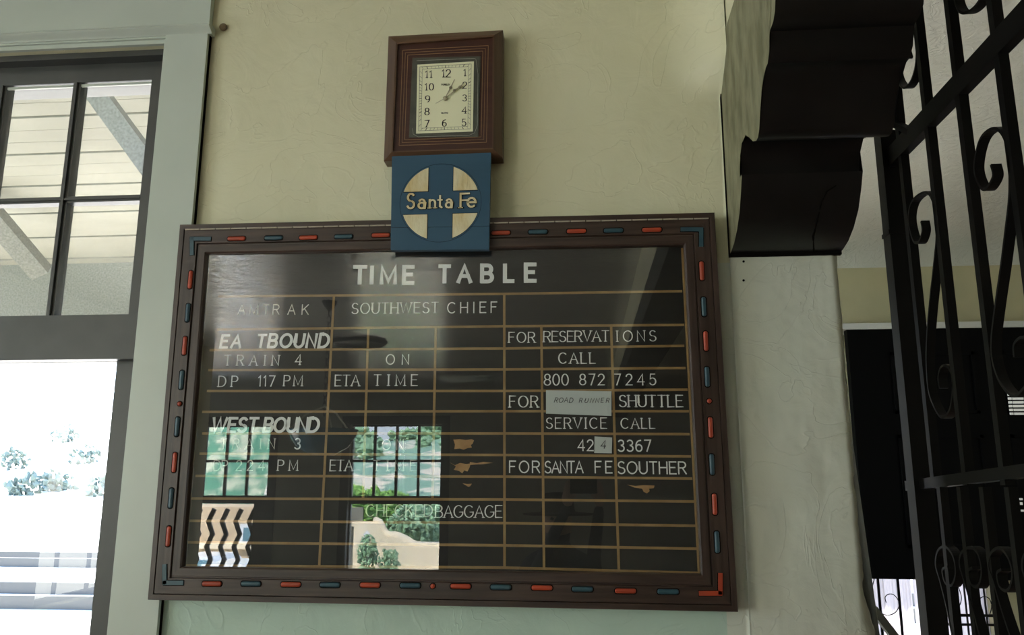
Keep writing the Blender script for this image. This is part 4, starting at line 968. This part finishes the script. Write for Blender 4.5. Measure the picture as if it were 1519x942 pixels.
q.lathe([(.001,-.01),(.26,-.01),(.27,-.035),(.31,-.035),(.33,0)],tuple(vc),28); q.build('vent_ring',M_iron,ce,smooth=True)

# ------------------------------------------------------------------ the photographer, mirrored as a faint silhouette
def skin_body(name, verts, edges, radii, m, parent, sub=1, root=0):
    me=bpy.data.meshes.new(name); me.from_pydata(verts,edges,[]); o=link(name,me,m,parent)
    md=o.modifiers.new('skin','SKIN'); md.use_smooth_shade=True
    for i,v in enumerate(me.skin_vertices[0].data): v.radius=(radii[i] if isinstance(radii[i],tuple) else (radii[i],radii[i])); v.use_root=(i==root)
    ss=o.modifiers.new('sub','SUBSURF'); ss.levels=sub; ss.render_levels=sub+1
    return o
hp_=vpt(828,775,-2.50); X0,Y0=hp_.x,-2.52; HZ=hp_.z
per=empty('person',(X0,Y0,0)); tag(per,'person in a wide-brimmed dark hat raising a phone, faintly mirrored in the case glass','person')
cx,cy,cz=CAM.x,CAM.y,CAM.z
vb=[(X0,Y0,.86),(X0,Y0,1.02),(X0,Y0-.01,1.14),(X0,Y0,1.20),(X0,Y0+.01,1.26),(X0,Y0+.02,1.32),(X0,Y0+.035,1.40),(X0,Y0+.03,1.47),
    (X0-.17,Y0,1.17),(X0-.21,Y0+.06,.97),(X0-.10,Y0+.17,1.17),(cx-.085,cy-.06,cz-.11),
    (X0+.17,Y0,1.17),(X0+.22,Y0+.06,.97),(X0+.19,Y0+.17,1.20),(cx+.085,cy-.06,cz-.11),
    (X0-.09,Y0,.80),(X0-.10,Y0+.02,.45),(X0-.10,Y0-.02,.09),(X0-.10,Y0+.13,.04),
    (X0+.09,Y0,.80),(X0+.10,Y0+.02,.45),(X0+.10,Y0-.02,.09),(X0+.10,Y0+.13,.04)]
eb=[(0,1),(1,2),(2,3),(3,4),(4,5),(5,6),(6,7),(3,8),(8,9),(9,10),(10,11),(3,12),(12,13),(13,14),(14,15),(0,16),(16,17),(17,18),(18,19),(0,20),(20,21),(21,22),(22,23)]
rb=[(.15,.11),(.14,.10),(.16,.11),(.14,.10),.055,.075,.082,.07,.06,.048,.042,.028,.06,.048,.042,.028,.085,.058,.04,.035,.085,.058,.04,.035]
skin_body('body',vb,eb,rb,M_shirt,per,1)
q=MB(); q.lathe([(.001,.0),(.075,.03),(.078,.10),(.06,.16),(.001,.18)],(X0,Y0+.055,1.31),14); q.build('face',M_skin,per,smooth=True)
q=MB(); q.add([(X0-.012,Y0+.13,1.375),(X0+.012,Y0+.13,1.375),(X0,Y0+.155,1.378),(X0,Y0+.13,1.42)],[(0,1,2),(0,2,3),(1,3,2)]); q.build('nose',M_skin,per)
for s_ in (-1,1):
    q=MB(); q.lathe([(.001,-.008),(.010,-.004),(.010,.004),(.001,.008)],(X0+s_*.03,Y0+.128,1.415),8,0,'Z'); q.build('eye',M_black,per,smooth=True)
q=MB(); q.box((X0-.022,Y0+.127,1.345),(X0+.022,Y0+.132,1.351)); q.build('mouth',M_maroon,per)
q=MB(); q.lathe([(.195,-.012),(.20,-.004),(.15,.0),(.10,.004),(.092,.02),(.088,.075),(.075,.105),(.04,.112),(.001,.108)],(X0,Y0+.03,1.445),28); q.build('hat',M_hat,per,smooth=True)
for s_ in (-1,1):
    hx,hy,hz=cx+s_*.085,cy-.045,cz-.055
    V=[(cx+s_*.085,cy-.06,cz-.12),(hx,hy-.01,cz-.085),(hx,hy,hz)]; E_=[(0,1),(1,2)]; Rr=[.026,(.034,.020),(.036,.018)]
    for k in range(4):
        b0=len(V); off=(-.028+.019*k); V += [(hx+s_*.004,hy-.004,hz+.012+k*.017),(hx-s_*.010,hy-.022,hz+.022+k*.017),(hx-s_*(.034-.003*abs(k-1)),hy-.018,hz+.020+k*.016)]
        E_ += [(2,b0),(b0,b0+1),(b0+1,b0+2)]; Rr += [.010,.0088,.0078]
    b0=len(V); V += [(hx-s_*.022,hy-.008,hz-.012),(hx-s_*.045,hy-.012,hz+.0)]; E_ += [(1,b0),(b0,b0+1)]; Rr += [.011,.009]
    skin_body('hand',V,E_,Rr,M_skin,per,1)
ph=MB(); c0=CAM-fwd*.016-right*.0
ph.add([c0+right*a+up*b+fwd*d for a in (-.072,.072) for b in (-.045,.035) for d in (-.008,.0)],BOXF)
po=ph.build('phone',M_black); tag(po,'dark phone held up level by the person in the hat','phone')

# ------------------------------------------------------------------ small marks
for x,y in ((1103,388),(1103,416)):
    p=P(x,y,-.004); q=MB(); q.lathe([(.0035,0),(.0035,-.0012),(.0001,-.0012)],tuple(p),8,0,'Y'); q.build('nail_hole',M_groove,pier)
p=P(331,40,-.004); q=MB(); q.lathe([(.012,.004),(.0125,-.002),(.009,-.004),(.0001,-.0035)],tuple(p),11,0,'Y'); o=q.build('filled_hole',mat('brown_filler',(.16,.11,.06),.8,noise_s=60,col2=(.22,.17,.10)),wall_front)
q=MB(); ring=[P(x,y,-.0688) for x,y in ((618,90),(704,86.5),(706,88),(709,110),(708,186),(704,197),(695,201),(620,203),(613,199),(612,190))]
q.ribbon(ring,.0005,.0007,(0,1,0)); q.build('etched_line',M_mould,ck_)

# unseen side windows: dark sashes added to dress the area lamps
for k,(x,y0,y1,z0,z1) in enumerate(((XL-.16,-3.15,-1.25,.6,2.9),(XL-.16,-5.85,-3.95,.6,2.9),(XR+.14,-1.15,.15,1.0,2.2))):
    rt=empty('window_%d'%(k+5),(x,y0,z0)); tag(rt,kind='structure'); q=MB(); h_=.025; e=.05
    q.box((x-h_,y0,z0),(x+h_,y1,z0+e)); q.box((x-h_,y0,z1-e),(x+h_,y1,z1)); q.box((x-h_,y0,z0+e),(x+h_,y0+e,z1-e)); q.box((x-h_,y1-e,z0+e),(x+h_,y1,z1-e)); q.build('sash',M_sash,rt)
    for i in (1,2,3):
        y=y0+(y1-y0)*i/4; q=MB(); q.box((x-.015,y-.012,z0+e),(x+.015,y+.012,z1-e)); q.build('muntin',M_sash,rt)
    zc=z0+(z1-z0)*.55; q=MB(); q.box((x-h_,y0+e,zc-.03),(x+h_,y1-e,zc+.03)); q.build('meeting_rail',M_sash,rt)
